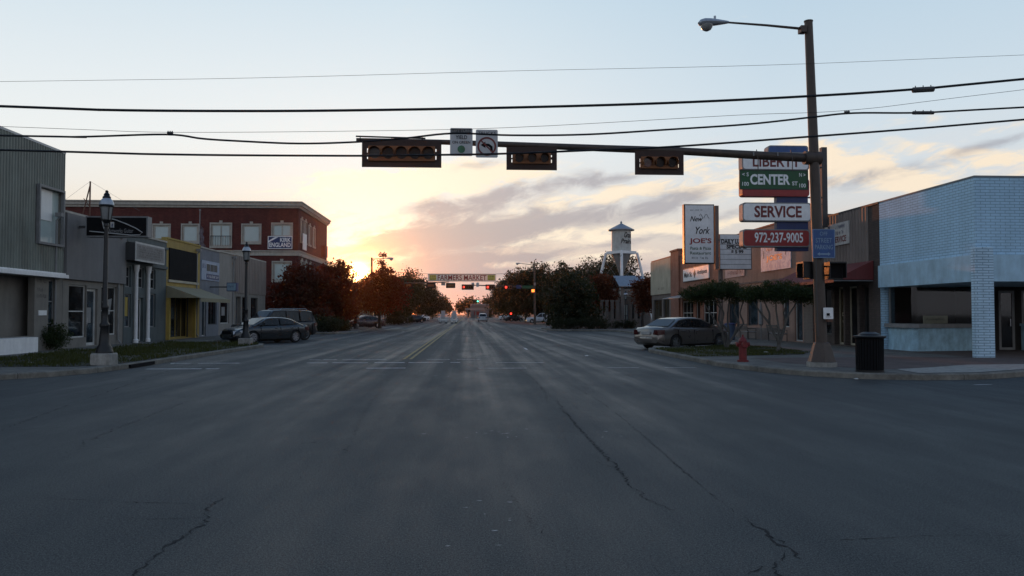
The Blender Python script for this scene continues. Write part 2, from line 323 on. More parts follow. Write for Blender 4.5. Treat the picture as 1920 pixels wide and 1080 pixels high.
# ------------------------------------------------------------------ mesh builder
class MB:
    def __init__(s): s.v = []; s.f = []; s.m = []; s.cur = 0
    def add(s, vs, fs):
        k = len(s.v); s.v += [tuple(x) for x in vs]; s.f += [tuple(k+i for i in f) for f in fs]; s.m += [s.cur]*len(fs); return s
    def box(s, x0, x1, y0, y1, z0, z1):
        return s.add([(x, y, z) for z in (z0, z1) for y in (y0, y1) for x in (x0, x1)],
                     [(0,2,3,1), (4,5,7,6), (0,1,5,4), (2,6,7,3), (0,4,6,2), (1,3,7,5)])
    def quad(s, *p): return s.add(p, [tuple(range(len(p)))])
    def prism(s, pts, z0, z1):
        n = len(pts); vs = [(x, y, z0) for x, y in pts]+[(x, y, z1) for x, y in pts]
        return s.add(vs, [tuple(range(n))[::-1], tuple(range(n, 2*n))]+[(i, (i+1) % n, n+(i+1) % n, n+i) for i in range(n)])
    def extr(s, pts, vec):                       # planar 3-D outline pushed along vec
        n = len(pts); vec = Vector(vec); P = [Vector(p) for p in pts]
        return s.add(P+[p+vec for p in P], [tuple(range(n))[::-1], tuple(range(n, 2*n))]+[(i, (i+1) % n, n+(i+1) % n, n+i) for i in range(n)])
    def tube(s, pts, rad, seg=8, cap=True):
        P = [Vector(p) for p in pts]; n = len(P)
        if isinstance(rad, (int, float)): rad = [rad]*n
        vs = []; up = None
        for i in range(n):
            t = (P[min(i+1, n-1)]-P[max(i-1, 0)]).normalized()
            if up is None:
                up = Vector((0, 0, 1)) if abs(t.z) < .9 else Vector((1, 0, 0))
            a = t.cross(up).normalized(); bb = a.cross(t).normalized(); up = bb
            for j in range(seg):
                q = 2*math.pi*j/seg; vs.append(P[i]+(a*math.cos(q)+bb*math.sin(q))*rad[i])
        fs = [(i*seg+j, i*seg+(j+1) % seg, (i+1)*seg+(j+1) % seg, (i+1)*seg+j) for i in range(n-1) for j in range(seg)]
        if cap: fs += [tuple(range(seg))[::-1], tuple(range((n-1)*seg, n*seg))]
        return s.add(vs, fs)
    def lathe(s, prof, c=(0, 0, 0), seg=16, rot=0):
        c = Vector(c); n = len(prof)
        vs = [c+Vector((r*math.cos(2*math.pi*j/seg+rot), r*math.sin(2*math.pi*j/seg+rot), z)) for r, z in prof for j in range(seg)]
        fs = [(i*seg+j, i*seg+(j+1) % seg, (i+1)*seg+(j+1) % seg, (i+1)*seg+j) for i in range(n-1) for j in range(seg)]
        fs += [tuple(range(seg))[::-1], tuple(range((n-1)*seg, n*seg))]
        return s.add(vs, fs)
    def disc(s, c, nrm, r, h, seg=20):
        nrm = Vector(nrm).normalized(); return s.tube([Vector(c), Vector(c)+nrm*h], r, seg)
    def build(s, name, mat, parent=None, smooth=False, local=False, loc=None):
        org = Vector((0, 0, 0))
        if not local:
            p = parent
            while p is not None and p.parent is not None: p = p.parent
            if p is not None: org = Vector(p.location)
            elif loc is not None: org = Vector(loc)
        me = bpy.data.meshes.new(name)
        me.from_pydata([(x-org.x, y-org.y, z-org.z) for x, y, z in s.v], [], s.f)
        mats = mat if isinstance(mat, (list, tuple)) else [mat]
        for q in mats: me.materials.append(M[q] if isinstance(q, str) else q)
        if len(mats) > 1: me.polygons.foreach_set('material_index', s.m)
        bm = bmesh.new(); bm.from_mesh(me); bmesh.ops.recalc_face_normals(bm, faces=bm.faces); bm.to_mesh(me); bm.free()
        if smooth:
            me.polygons.foreach_set('use_smooth', [True]*len(me.polygons))
            try: me.set_sharp_from_angle(angle=R(38))
            except Exception: pass
        o = bpy.data.objects.new(name, me); COL.objects.link(o)
        if parent is not None: o.parent = parent
        elif loc is not None: o.location = loc
        return o
def tag(o, label=None, cat=None, group=None, kind=None):
    if label: o['label'] = label
    if cat: o['category'] = cat
    if group: o['group'] = group
    if kind: o['kind'] = kind
    return o
def thing(name, loc, label, cat, group=None, rz=0):
    o = bpy.data.objects.new(name, None); COL.objects.link(o); o.empty_display_size = .3
    o.location = loc; o.rotation_euler = (0, 0, rz); return tag(o, label, cat, group)
def struct(name, mb, mat, smooth=False, parent=None):
    o = mb.build(name, mat, parent, smooth)
    if parent is None: o['kind'] = 'structure'
    return o
def copy_tree(o, parent=None):
    c = o.copy(); COL.objects.link(c)
    if parent is not None: c.parent = parent
    for ch in list(o.children): copy_tree(ch, c)
    return c

class Fr:                                   # a vertical plane: a along, z up, d outward
    def __init__(s, o, u, n): s.o = Vector((*o, 0)); s.u = Vector((*u, 0)); s.n = Vector((*n, 0))
    def p(s, a, z, d=0): return s.o+s.u*a+s.n*d+Vector((0, 0, z))
    def box(s, mb, a0, a1, z0, z1, d0, d1):
        c = [s.p(a, z, d) for z in (z0, z1) for d in (d0, d1) for a in (a0, a1)]
        return mb.add(c, [(0,2,3,1), (4,5,7,6), (0,1,5,4), (2,6,7,3), (0,4,6,2), (1,3,7,5)])
    def flip(s): return (-s.n).cross(Vector((0, 0, 1))).dot(s.u) < 0
LF = Fr((-17, 0), (0, 1), (1, 0)); RF = Fr((17, 0), (0, 1), (-1, 0))
def FY(Y): return Fr((0, Y), (1, 0), (0, -1))

def holed(mb, fr, a0, a1, z0, z1, holes, thick=.22, d=0):
    A = sorted({a0, a1, *[h[0] for h in holes], *[h[1] for h in holes]}); Z = sorted({z0, z1, *[h[2] for h in holes], *[h[3] for h in holes]})
    A = [x for x in A if a0 <= x <= a1]; Z = [x for x in Z if z0 <= x <= z1]
    for i in range(len(A)-1):
        for j in range(len(Z)-1):
            ca, cz = (A[i]+A[i+1])/2, (Z[j]+Z[j+1])/2
            if any(h[0] < ca < h[1] and h[2] < cz < h[3] for h in holes): continue
            mb.quad(fr.p(A[i], Z[j], d), fr.p(A[i+1], Z[j], d), fr.p(A[i+1], Z[j+1], d), fr.p(A[i], Z[j+1], d))
    for h in holes:
        b0, b1, c0, c1 = h[:4]
        for p, q in (((b0, c0), (b1, c0)), ((b1, c0), (b1, c1)), ((b1, c1), (b0, c1)), ((b0, c1), (b0, c0))):
            mb.quad(fr.p(*p, d), fr.p(*q, d), fr.p(*q, d-thick), fr.p(*p, d-thick))
def shell(mb, fr, a0, a1, z0, z1, depth, top=None, d=0):
    top = z1-.45 if top is None else top
    q = lambda a, z, dd: fr.p(a, z, dd)
    for a in (a0, a1): mb.quad(q(a, z0, d), q(a, z1, d), q(a, z1, -depth), q(a, z0, -depth))
    mb.quad(q(a0, z0, -depth), q(a1, z0, -depth), q(a1, z1, -depth), q(a0, z1, -depth))
    mb.quad(q(a0, top, d), q(a1, top, d), q(a1, top, -depth), q(a0, top, -depth))
    mb.quad(q(a0, z0, -.6), q(a1, z0, -.6), q(a1, top, -.6), q(a0, top, -.6))
def opening(par, fr, kind, a0, a1, z0, z1, nx=1, nz=1, fm='dgrey', gm='glass', rec=.14, fw=.06, d=0, handle=None, sky_reflection=None):
    mb = MB(); t = .05
    for x0, x1, y0, y1 in ((a0, a1, z0, z0+fw), (a0, a1, z1-fw, z1), (a0, a0+fw, z0+fw, z1-fw), (a1-fw, a1, z0+fw, z1-fw)):
        fr.box(mb, x0, x1, y0, y1, d-rec, d-rec+t)
    for i in range(1, nx):
        c = a0+(a1-a0)*i/nx; fr.box(mb, c-fw*.4, c+fw*.4, z0+fw, z1-fw, d-rec+.004, d-rec+t-.006)
    for j in range(1, nz):
        c = z0+(z1-z0)*j/nz; fr.box(mb, a0+fw, a1-fw, c-fw*.4, c+fw*.4, d-rec+.007, d-rec+t-.003)
    o = mb.build(kind, fm, par)
    g = MB(); fr.box(g, a0+fw*.5, a1-fw*.5, z0+fw*.5, z1-fw*.5, d-rec+.012, d-rec+.022); g.build('pane', gm, o)
    if handle is not None:
        h = MB(); h.tube([fr.p(handle, z0+.95, d-rec+.09), fr.p(handle, z0+1.25, d-rec+.09)], .015, 6); h.build('handle', 'alloy', o)
    return o

# lettering
def textmesh(s, bold=0, shear=0, ext=.0):
    c = bpy.data.curves.new('t', 'FONT'); c.body = s; c.align_x = 'LEFT'; c.size = 1; c.offset = bold; c.shear = shear; c.resolution_u = 3; c.extrude = 0
    o = bpy.data.objects.new('t', c); COL.objects.link(o)
    dg = bpy.context.evaluated_depsgraph_get(); dg.update()
    me = bpy.data.meshes.new_from_object(o.evaluated_get(dg))
    vs = [(v.co.x, v.co.y) for v in me.vertices]; fs = [tuple(p.vertices) for p in me.polygons]
    bpy.data.objects.remove(o); bpy.data.curves.remove(c); bpy.data.meshes.remove(me)
    return vs, fs
def text(par, fr, s, a0, a1, z0, z1, d, mat, bold=.02, shear=0, name='lettering', mb=None, rise=0, label=None):
    vs, fs = textmesh(s, bold, shear)
    if not vs: return
    x0 = min(v[0] for v in vs); x1 = max(v[0] for v in vs); y0 = min(v[1] for v in vs); y1 = max(v[1] for v in vs)
    fl = fr.flip(); P = []
    for x, y in vs:
        t = (x-x0)/(x1-x0)
        a = a1+(a0-a1)*t if fl else a0+(a1-a0)*t
        P.append(fr.p(a, z0+(z1-z0)*(y-y0)/(y1-y0)+rise*t, d))
    own = mb is None; mb = mb or MB(); mb.add(P, fs)
    if own:
        o = mb.build(name, mat, par)
        return o
def sheet(fr, pts, d, mb=None):              # flat shape in plane coordinates
    mb = mb or MB(); mb.add([fr.p(a, z, d) for a, z in pts], [tuple(range(len(pts)))]); return mb
def ring(mb, fr, ca, cz, r0, r1, d, n=28, st=0, en=360):
    for i in range(n):
        a = R(st+(en-st)*i/n); b = R(st+(en-st)*(i+1)/n)
        mb.quad(*[fr.p(ca+r*math.cos(t), cz+r*math.sin(t), d) for r, t in ((r0, a), (r1, a), (r1, b), (r0, b))])
# ------------------------------------------------------------------ ground, road, pavements
g = MB(); g.quad((-2500, -600, -.04), (2500, -600, -.04), (2500, 4500, -.04), (-2500, 4500, -.04)); struct('ground', g, 'ground')
g = MB(); g.quad((-90, -40, 0), (90, -40, 0), (90, 560, 0), (-90, 560, 0)); road = struct('road', g, 'asphalt')
def area(p): return sum(p[i][0]*p[(i+1) % len(p)][1]-p[(i+1) % len(p)][0]*p[i][1] for i in range(len(p)))/2
def inset(p, d):
    if area(p) < 0: p = p[::-1]
    n = len(p); r = []
    for i in range(n):
        a, b, c = Vector(p[i-1]), Vector(p[i]), Vector(p[(i+1) % n])
        e1 = (b-a).normalized(); e2 = (c-b).normalized()
        n1 = Vector((-e1.y, e1.x)); n2 = Vector((-e2.y, e2.x)); m = (n1+n2)
        m = m/max(m.dot(n1), .25); r.append((b.x+m.x*d, b.y+m.y*d))
    return r
def block(outline, name='pavement', mat='walk'):
    if area(outline) < 0: outline = outline[::-1]
    k = MB(); n = len(outline); i1 = inset(outline, .035); i2 = inset(outline, .17)
    rings = [[(x, y, -.02) for x, y in outline], [(x, y, .12) for x, y in outline], [(x, y, .15) for x, y in i1], [(x, y, .15) for x, y in i2]]
    k.add(sum(rings, []), [(r*n+i, r*n+(i+1) % n, (r+1)*n+(i+1) % n, (r+1)*n+i) for r in range(3) for i in range(n)])
    w = MB(); w.prism(i2, 0, .148)
    o = struct(name, w, mat); kk = k.build('kerb', 'kerb', o)
    return o
LB = [(-85, 19.0), (-13, 19.35), (-11.6, 19.9), (-10.7, 20.9), (-10.2, 22.2), (-10, 24), (-9.9, 39), (-10.2, 40.4), (-11.3, 41.4), (-13, 42), (-14.4, 43.2), (-14.5, 46), (-14.5, 67.5), (-17, 68), (-85, 68)]
RB = [(85, 20.6), (14.6, 20.0), (12.6, 19.0), (11, 18.85), (9.7, 19.25), (8.7, 20.3), (8.0, 21.9), (7.6, 24.2), (7.5, 33), (7.7, 34.2), (8.5, 34.9), (10.6, 36.3), (13.3, 38.6), (13.5, 42),
      (13.5, 72), (12.8, 73.4), (9, 74.2), (8.0, 75.2), (7.8, 77), (7.8, 87), (8.6, 89.5), (11, 91.5), (15, 92.6), (85, 93)]
block(LB); block(RB)
block([(-85, 77), (-14.3, 77), (-14.25, 65.5), (-12.6, 64), (-10.6, 64.2), (-9.8, 65.4), (-9.6, 68), (-9.6, 84), (-10.4, 87), (-12.5, 90), (-16, 92.5), (-85, 93)])
block([(-85, 117), (-16, 117), (-12.5, 118.5), (-11, 121), (-13.5, 128), (-13.5, 520), (-85, 520)])
block([(85, 117), (15, 117), (11, 118.5), (9.6, 121), (9.6, 126), (13.5, 130), (13.5, 520), (85, 520)])
# brick paver field and pale ramp at the right corner
s = MB(); s.add([(x, y, .153) for x, y in inset([(60, 21.5), (14.6, 21.0), (12.4, 20.4), (10.9, 20.6), (9.9, 21.6), (9.3, 23.5), (9.4, 26.2), (16.9, 26.4), (16.9, 33.5), (25, 33.5), (60, 26)], .0)], [tuple(range(11))])
s.build('paving', 'paver', bpy.data.objects['pavement.001'])
s = MB(); s.add([(x, y, .157) for x, y in [(11.0, 19.15), (12.6, 19.3), (14.5, 20.3), (16.5, 20.5), (16.2, 22.4), (14.2, 22.2), (12.6, 21.2), (11.2, 20.5)]], [tuple(range(8))])
s.build('ramp', 'concrete', bpy.data.objects['pavement.001'])
# markings
def mark(pts, mat, name, z=.004):
    m = MB()
    for p in pts: m.add([(x, y, z) for x, y in p], [tuple(range(len(p)))])
    return m.build(name, mat, road)
rr = random.Random(4)
def broken(x0, x1, y, w, keep):
    out = []; x = x0
    while x < x1:
        L = rr.uniform(.25, 1.6)
        if rr.random() < keep: out.append([(x, y-w/2*rr.uniform(.5, 1)), (min(x+L, x1), y-w/2*rr.uniform(.5, 1)), (min(x+L, x1), y+w/2*rr.uniform(.4, 1)), (x, y+w/2*rr.uniform(.4, 1))])
        x += L+rr.uniform(0, .25)
    return out
mark(broken(-9.6, -.3, 26.6, .28, .8)+broken(-6.5, .4, 28.4, .2, .55)+broken(.5, 7.2, 26.4, .14, .2), 'roadwhite', 'stop_line')
mark(broken(-9.4, -.4, 23.9, .24, .55)+broken(0, 7, 23.7, .12, .15)+broken(10.5, 30, 17.6, .12, .7), 'roadwhite', 'crossing_line')
yl = []
for xo in (-2.32, -2.08):
    y = 28.6
    while y < 330:
        L = rr.uniform(2, 9)
        if rr.random() < .93: yl.append([(xo-.055, y), (xo+.055, y), (xo+.055, y+L), (xo-.055, y+L)])
        y += L+.02
mark(yl, 'roadyellow', 'centre_line')
ll = []
for y in range(36, 300, 12):
    for xo in (-6.0, 2.6):
        if rr.random() < .5: ll.append([(xo-.045, y), (xo+.045, y), (xo+.05, y+rr.uniform(1.5, 2.8)), (xo-.05, y+2)])
mark(ll, 'roadwhite', 'lane_line')
# scuffs of worn white paint close to the camera
sc = []
for (u, v, n, spu, spv) in ((930, 812, 9, 60, 10), (870, 815, 6, 90, 8), (935, 1020, 2, 45, 30), (925, 960, 3, 35, 26), (1160, 815, 3, 60, 20), (790, 700, 6, 70, 10), (900, 985, 4, 60, 40)):
    for i in range(n):
        p = G(u+rr.uniform(-spu, spu), v+rr.uniform(-spv, spv)); L = rr.uniform(.008, .045)*max(1, p.y/9); w = rr.uniform(.004, .012)*max(1, p.y/9)
        sc.append([(p.x-L, p.y), (p.x, p.y-w), (p.x+L*rr.uniform(.5, 1), p.y+w*.3), (p.x, p.y+w)])
mark(sc, 'roadwhite', 'paint_scuff')
# cracks
def crackline(pix, w=.018, jit=.035, seed=1, taper=True, gap=0, world=False):
    q = random.Random(seed); P = pix if world else [G(u, v) for u, v in pix]; pts = []
    for a, b in zip(P, P[1:]):
        L = (b-a).length; n = max(2, int(L/(.045 if a.y < 14 else .12))); t = (b-a).normalized(); nn = Vector((-t.y, t.x, 0))
        for i in range(n):
            pts.append(a+(b-a)*(i/n)+nn*q.uniform(-jit, jit))
    pts.append(P[-1]); m = MB(); k = len(pts); prev = None
    for i in range(k-1):
        t = (pts[i+1]-pts[i]).normalized(); nn = Vector((-t.y, t.x, 0))
        e = min(1, 4*i/k+.25, 4*(k-1-i)/k+.25) if taper else 1
        ww = w*e*q.uniform(.12, 1.2)*(1.9 if q.random() < .08 else 1)
        r0 = prev or (pts[i]-nn*ww/2, pts[i]+nn*ww/2); r1 = (pts[i+1]-nn*ww/2, pts[i+1]+nn*ww/2); prev = r1
        if gap and q.random() < gap: continue
        m.quad(*[(p.x, p.y, .003) for p in (r0[0], r1[0], r1[1], r0[1])])
    o = m.build('crack', 'crack', road)
    if not world and w > .011:           # short side branches
        for i in range(int(k/28)):
            p = pts[q.randrange(1, k-1)]; a = q.uniform(0, 6.28); L = q.uniform(.1, .45)*max(1, p.y/9)
            e = p+Vector((math.cos(a)*L, math.sin(a)*L, 0)); e2 = e+Vector((math.cos(a+q.uniform(-.8, .8))*L*.7, math.sin(a+q.uniform(-.8, .8))*L*.7, 0))
            crackline([p, e, e2], w*.38, .02, q.randrange(9999), world=True)
    return o
crackline([(1040, 742), (1052, 765), (1082, 800), (1110, 828), (1132, 850), (1165, 885), (1180, 905), (1212, 938), (1270, 957)], .028, .035, 2)
crackline([(968, 690), (1000, 710), (1022, 735), (1028, 755)], .02, .04, 12, gap=.3)
crackline([(1060, 716), (1130, 756), (1200, 812), (1290, 890), (1370, 955), (1410, 980)], .012, .02, 3, gap=.25)
crackline([(1400, 975), (1425, 990), (1450, 1012), (1478, 1030), (1500, 1048)], .026, .03, 4)
crackline([(1415, 982), (1440, 996), (1468, 1020)], .016, .03, 44, gap=.2)
crackline([(1470, 1032), (1462, 1052), (1446, 1066), (1470, 1085), (1500, 1110)], .02, .02, 5)
crackline([(1478, 1015), (1600, 1012), (1760, 1004), (1930, 1004)], .008, .012, 6, gap=.2)
crackline([(440, 928), (410, 940), (392, 955), (380, 985), (330, 1015), (270, 1060), (200, 1120)], .024, .035, 7)
crackline([(44, 932), (130, 936), (250, 942), (390, 946)], .012, .015, 8, gap=.15)
crackline([(440, 928), (540, 905), (620, 875), (650, 840), (690, 760), (730, 715)], .010, .04, 9, gap=.45)
crackline([(104, 854), (140, 846), (165, 825), (240, 795), (330, 760), (420, 735)], .022, .06, 10, gap=.35)
crackline([(556, 833), (595, 829)], .02, .005, 11)
crackline([(1390, 1085), (1430, 1062)], .012, .015, 13, gap=.2)
crackline([(940, 900), (1000, 985), (1100, 1060)], .006, .03, 14, gap=.5)
crackline([(560, 640), (470, 655), (300, 700), (100, 770), (-60, 830)], .03, .03, 15, gap=.45)
crackline([(870, 600), (800, 655), (700, 735)], .03, .04, 16, gap=.4)
# planting beds
def bed(poly, z, seed, n, hgt, name='grass_bed', label=None):
    m = MB(); m.add([(x, y, z) for x, y in poly], [tuple(range(len(poly)))])
    o = m.build(name, 'soil'); o['kind'] = 'structure'
    q = np.random.default_rng(seed); xs = [p[0] for p in poly]; ys = [p[1] for p in poly]
    P = []
    while len(P) < n:
        x, y = q.uniform(min(xs), max(xs)), q.uniform(min(ys), max(ys)); ins = False
        j = len(poly)-1
        for i in range(len(poly)):
            (xi, yi), (xj, yj) = poly[i], poly[j]
            if (yi > y) != (yj > y) and x < (xj-xi)*(y-yi)/(yj-yi)+xi: ins = not ins
            j = i
        if ins: P.append((x, y))
    vs = []; fs = []
    for i, (x, y) in enumerate(P):
        pat = .5+.5*math.sin(x*1.7+1.3*math.sin(y*.9))*math.cos(y*1.1+x*.4)
        if q.random() > .2+.8*pat*pat: continue
        h = hgt*q.uniform(.4, 1.1)*(.5+.8*pat); w = .012+.012*q.random(); a = q.uniform(0, 6.28); lx, ly = q.normal(0, .35*h), q.normal(0, .35*h)
        c, s2 = math.cos(a)*w, math.sin(a)*w; k = len(vs)
        vs += [(x-c, y-s2, z), (x+c, y+s2, z), (x+lx, y+ly, z+h)]; fs.append((k, k+1, k+2))
    me = bpy.data.meshes.new('grass'); me.from_pydata(vs, [], fs); me.materials.append(M['grass'])
    ob = bpy.data.objects.new('grass', me); COL.objects.link(ob); ob['kind'] = 'stuff'; tag(ob, label, 'grass')
bed([(-34, 22.6), (-10.9, 22.75), (-10.3, 23.6), (-10.15, 24.6), (-10.05, 38.8), (-10.4, 40.1), (-11.4, 41.0), (-14.3, 42.2), (-15.6, 42.4), (-15.6, 27.5), (-16.4, 26.2), (-34, 25.8)], .156, 5, 42000, .13, label='rough green grass verge in front of the left shops')
bed([(7.75, 27.0), (7.7, 33), (8.3, 34.2), (10.6, 35.6), (12.4, 37), (13.4, 35), (13.0, 30), (12, 28.3), (9, 27.2)], .156, 8, 16000, .07, label='thin patchy grass under the two clipped trees')

def strokes(fr, a0, a1, z0, z1, d, mb, seed=0):     # worn lettering too small to read in the photograph
    q = random.Random(seed+77); h = z1-z0; a = a0
    while a < a1-h*.5:
        w = h*q.uniform(.45, .7)
        if q.random() < .86:
            k = q.random()
            if k < .7: sheet(fr, [(a, z0), (a+w*.28, z0), (a+w*.28, z1), (a, z1)], d, mb)
            if k > .25: zz_ = z0+h*q.choice((0, .4, .8)); sheet(fr, [(a+w*.3, zz_), (a+w*.85, zz_), (a+w*.85, zz_+h*.2), (a+w*.3, zz_+h*.2)], d, mb)
            if k > .5: sheet(fr, [(a+w*.6, z0+h*.22), (a+w*.85, z0+h*.22), (a+w*.85, z1-h*.22), (a+w*.6, z1-h*.22)], d, mb)
        a += w*1.12
# ------------------------------------------------------------------ left row of shops
def yl_(u, X=-17): return PX(u, 500, X).y
def zl(u, v, X=-17): return PX(u, v, X).z
def hl(u0, u1, vt, vb, X=-17, at=None):
    at = u0 if at is None else at
    return [yl_(u0, X), yl_(u1, X), zl(at, vt, X), zl(at, vb, X)][:2]+[zl(at, vb, X), zl(at, vt, X)]
M['corrg'] = pm('corrugated_grey_green', (.17, .19, .165), .55, .25, var=.3, scale=.8)
M['corrt'] = pm('corrugated_tan', (.20, .17, .15), .6, .15, var=.2, scale=.8)
M['stucco'] = pm('stucco_grey', (.185, .18, .175), .9, var=.14, scale=1.2, bump=.35, bs=45)
M['stuccol'] = pm('stucco_lower', (.20, .185, .16), .9, var=.18, scale=1.5, bump=.2, bs=45)
M['teal'] = pm('teal_grey', (.085, .105, .105), .75, var=.25, scale=2)
M['yellowwall'] = pm('yellow_stucco', (.36, .255, .075), .85, var=.18, scale=1.5, bump=.2, bs=40)
M['bluegrey'] = pm('blue_grey_stucco', (.17, .18, .20), .85, var=.18, scale=1.5, bump=.2, bs=40)
M['lightst'] = pm('pale_stucco', (.27, .25, .22), .85, var=.15, scale=1.5, bump=.2, bs=40)
M['brickred'] = brickmat('red_brick', (.085, .016, .014), (.12, .027, .022), (.085, .05, .042), .21, .075, .008, .88, .3, .2)
def ribs(fr, a0, a1, z0, z1, pitch=.2, dep=.03, d=.02, holes=()):
    m = MB(); a = a0
    while a < a1-.01:
        b = min(a+pitch, a1); pr = [(a, 0), (a+.3*(b-a), 0), (a+.42*(b-a), dep), (a+.75*(b-a), dep), (a+.87*(b-a), 0), (b, 0)]
        segs = [(z0, z1)]
        for h in holes:
            if h[0] < b and h[1] > a: segs = [(z0, h[2]), (h[3], z1)]
        for s0, s1 in segs:
            for (p, e), (q, f) in zip(pr, pr[1:]): m.quad(fr.p(p, s0, d+e), fr.p(q, s0, d+f), fr.p(q, s1, d+f), fr.p(p, s1, d+e))
        a = b
    return m
def shop(label, fr, a0, a1, h, holes, mat, depth=14, z0=.15, cat='shop', cop='trimc', th=.25, coping=True):
    a0 += .012; a1 -= .012
    t = thing('shop_building', fr.p((a0+a1)/2, z0, 0), label, cat, 'shops lining the street')
    m = MB(); holed(m, fr, a0, a1, z0, h, holes, th); shell(m, fr, a0, a1, z0, h, depth)
    m.build('wall', mat, t)
    if coping:
        c = MB(); fr.box(c, a0, a1, h+.002, h+.09, -.3, .05); c.build('coping', cop, t)
    return t
# metal-clad building at the far left
b1 = yl_(118); h1 = zl(118, 288)
W1 = hl(67, 111, 352, 449); W1 = [yl_(67), yl_(111), zl(67, 452), zl(67, 348)]
S1 = [19.9+1.2, yl_(66), .75, 3.05]; S1b = [yl_(92), yl_(105), .35, 3.0]
t = shop('tall metal-clad building with ribbed grey-green siding above a dark shop window', LF, 20.2, b1, h1, [W1, S1, S1b], 'stuccol', 16, cop='galv')
ribs(LF, 20.2, b1-.012, 3.3, h1, .19, .03, .02, [W1]).build('siding', 'corrg', t)
m = MB()
for a_, b_, c_, d_ in ((W1[0]-.09, W1[0], W1[2]-.09, W1[3]+.09), (W1[1], W1[1]+.09, W1[2]-.09, W1[3]+.09), (W1[0], W1[1], W1[3], W1[3]+.09), (W1[0], W1[1], W1[2]-.09, W1[2])): LF.box(m, a_, b_, c_, d_, .02, .16)
o = m.build('window', 'grey', t)
m = MB(); LF.box(m, W1[0], W1[1], W1[2], W1[3], -.1, -.08); m.build('pane', 'glassw', o)
m = MB(); LF.box(m, W1[0]+.02, W1[1]-.55, W1[2]+(W1[3]-W1[2])*.42, W1[3]-.03, -.075, -.055); m.build('sky_reflection', pm('sky_reflection_white', (.8, .8, .76), .5, var=.05), o)  # pale panel over pale pane, both painted in for the bright reflected sky
m = MB(); LF.box(m, 20.2, yl_(112), 3.08, 3.22, 0, .38); LF.box(m, 20.2, b1-.02, 3.225, 3.3, 0, .14); m.build('ledge', 'white', t)
opening(t, LF, 'window', *S1, 3, 1, 'dgrey', 'glass', .7)
opening(t, LF, 'window', *S1b, 1, 3, 'grey', 'glassb')
m = MB(); LF.box(m, 20.4, yl_(49), .15, .72, .01, .5); m.build('planter_ledge', 'white', t)
m = MB(); LF.box(m, yl_(73), yl_(88), 1.55, 1.75, .0, .03); m.build('letterbox', 'white', t)
m = MB()
for i, z in enumerate((2.85, 2.5, 2.25)): strokes(LF, yl_(70), yl_(88), z, z+.14, .006, m, i)
m.build('lettering', 'dgrey', t)
# stucco guitar shop
a0, a1 = b1, yl_(232); h2 = zl(122, 398)
Wa = hl(130, 163, 533, 634); Da = [yl_(164), yl_(184), .2, 2.75]; Wb = [yl_(191), yl_(220), .62, 2.9]
t = shop('grey stucco guitar shop with blank upper wall beside the metal-clad building', LF, a0, a1, h2, [Wa, Da, Wb], 'stuccol')
m = MB(); LF.box(m, a0+.03, a1-.02, zl(122, 523), h2-.02, .012, .14); m.build('upper_panel', 'stucco', t)
opening(t, LF, 'window', *Wa, 1, 2, 'offwhite'); opening(t, LF, 'door', *Da, 1, 1, 'offwhite', 'glassb', .16, .12, handle=Da[0]+.2); opening(t, LF, 'window', *Wb, 1, 2, 'offwhite')
m = MB(); sheet(LF, [(Wb[0]+.3, 2.2), (Wb[1]-.3, 2.35), (Wb[1]-.5, 1.6), (Wb[0]+.5, 1.5)], -.1, m); m.build('poster', 'grey', t); m = MB(); sheet(LF, [(Da[0]+.25, 1.2), (Da[1]-.35, 1.2), (Da[1]-.35, 1.9), (Da[0]+.25, 1.9)], -.13, m); m.build('poster', 'grey', t)
# projecting guitar sign
sg = PY(162, 425, 35.4); F1 = FY(35.2)
xa, xb = PY(160, 425, 35.2).x, PY(277, 425, 35.2).x; zt, zb = PY(160, 405, 35.2).z, PY(160, 444, 35.2).z
t = thing('shop_sign', (xa, 35.4, zb), 'long black projecting sign with a guitar outline and pale lettering above the stucco shop', 'sign')
m = MB(); F1.box(m, xa, xb, zb, zt, -.45, 0); m.build('cabinet', 'grey', t)
m = MB(); F1.box(m, xa+.06, xb-.06, zb+.06, zt-.06, .0, .012); m.build('face', 'black', t)
m = MB(); F1.box(m, xa-.5, xa, (zb+zt)/2-.05, (zb+zt)/2+.05, -.3, -.2); m.build('bracket', 'dgrey', t)
def sgp(u, v): p = PY(u, v, 35.18); return (p.x, p.z)
m = MB(); PT = [(168, 433.5), (215, 438), (245, 441), (262, 440.5), (267, 436), (255, 428), (235, 419), (215, 411.5), (203, 409.5), (195, 410), (192, 415), (194, 424), (198, 436), (199, 442), (196, 442), (202, 430), (204, 425)]
m.tube([F1.p(*sgp(u, v), .03) for u, v in PT], .022, 6); m.build('guitar_outline', 'offwhite', t, True)
text(t, F1, 'Artworks Guitar', *[sgp(u, 430)[0] for u in (203, 250)], sgp(0, 434.5)[1]-.02, sgp(0, 428)[1]+.02, .02, 'grey', .01, .1)
m = MB(); m.add([F1.p(*sgp(u, v), .018) for u, v in ((207, 416), (214, 416.4), (214, 427), (207, 426.6))], [(0, 1, 2, 3)]); o = m.build('badge', 'offwhite', t)
text(t, F1, 'f', *[sgp(u, 420)[0] for u in (209, 212.5)], sgp(0, 425.5)[1], sgp(0, 418)[1], .024, 'navy', .03)
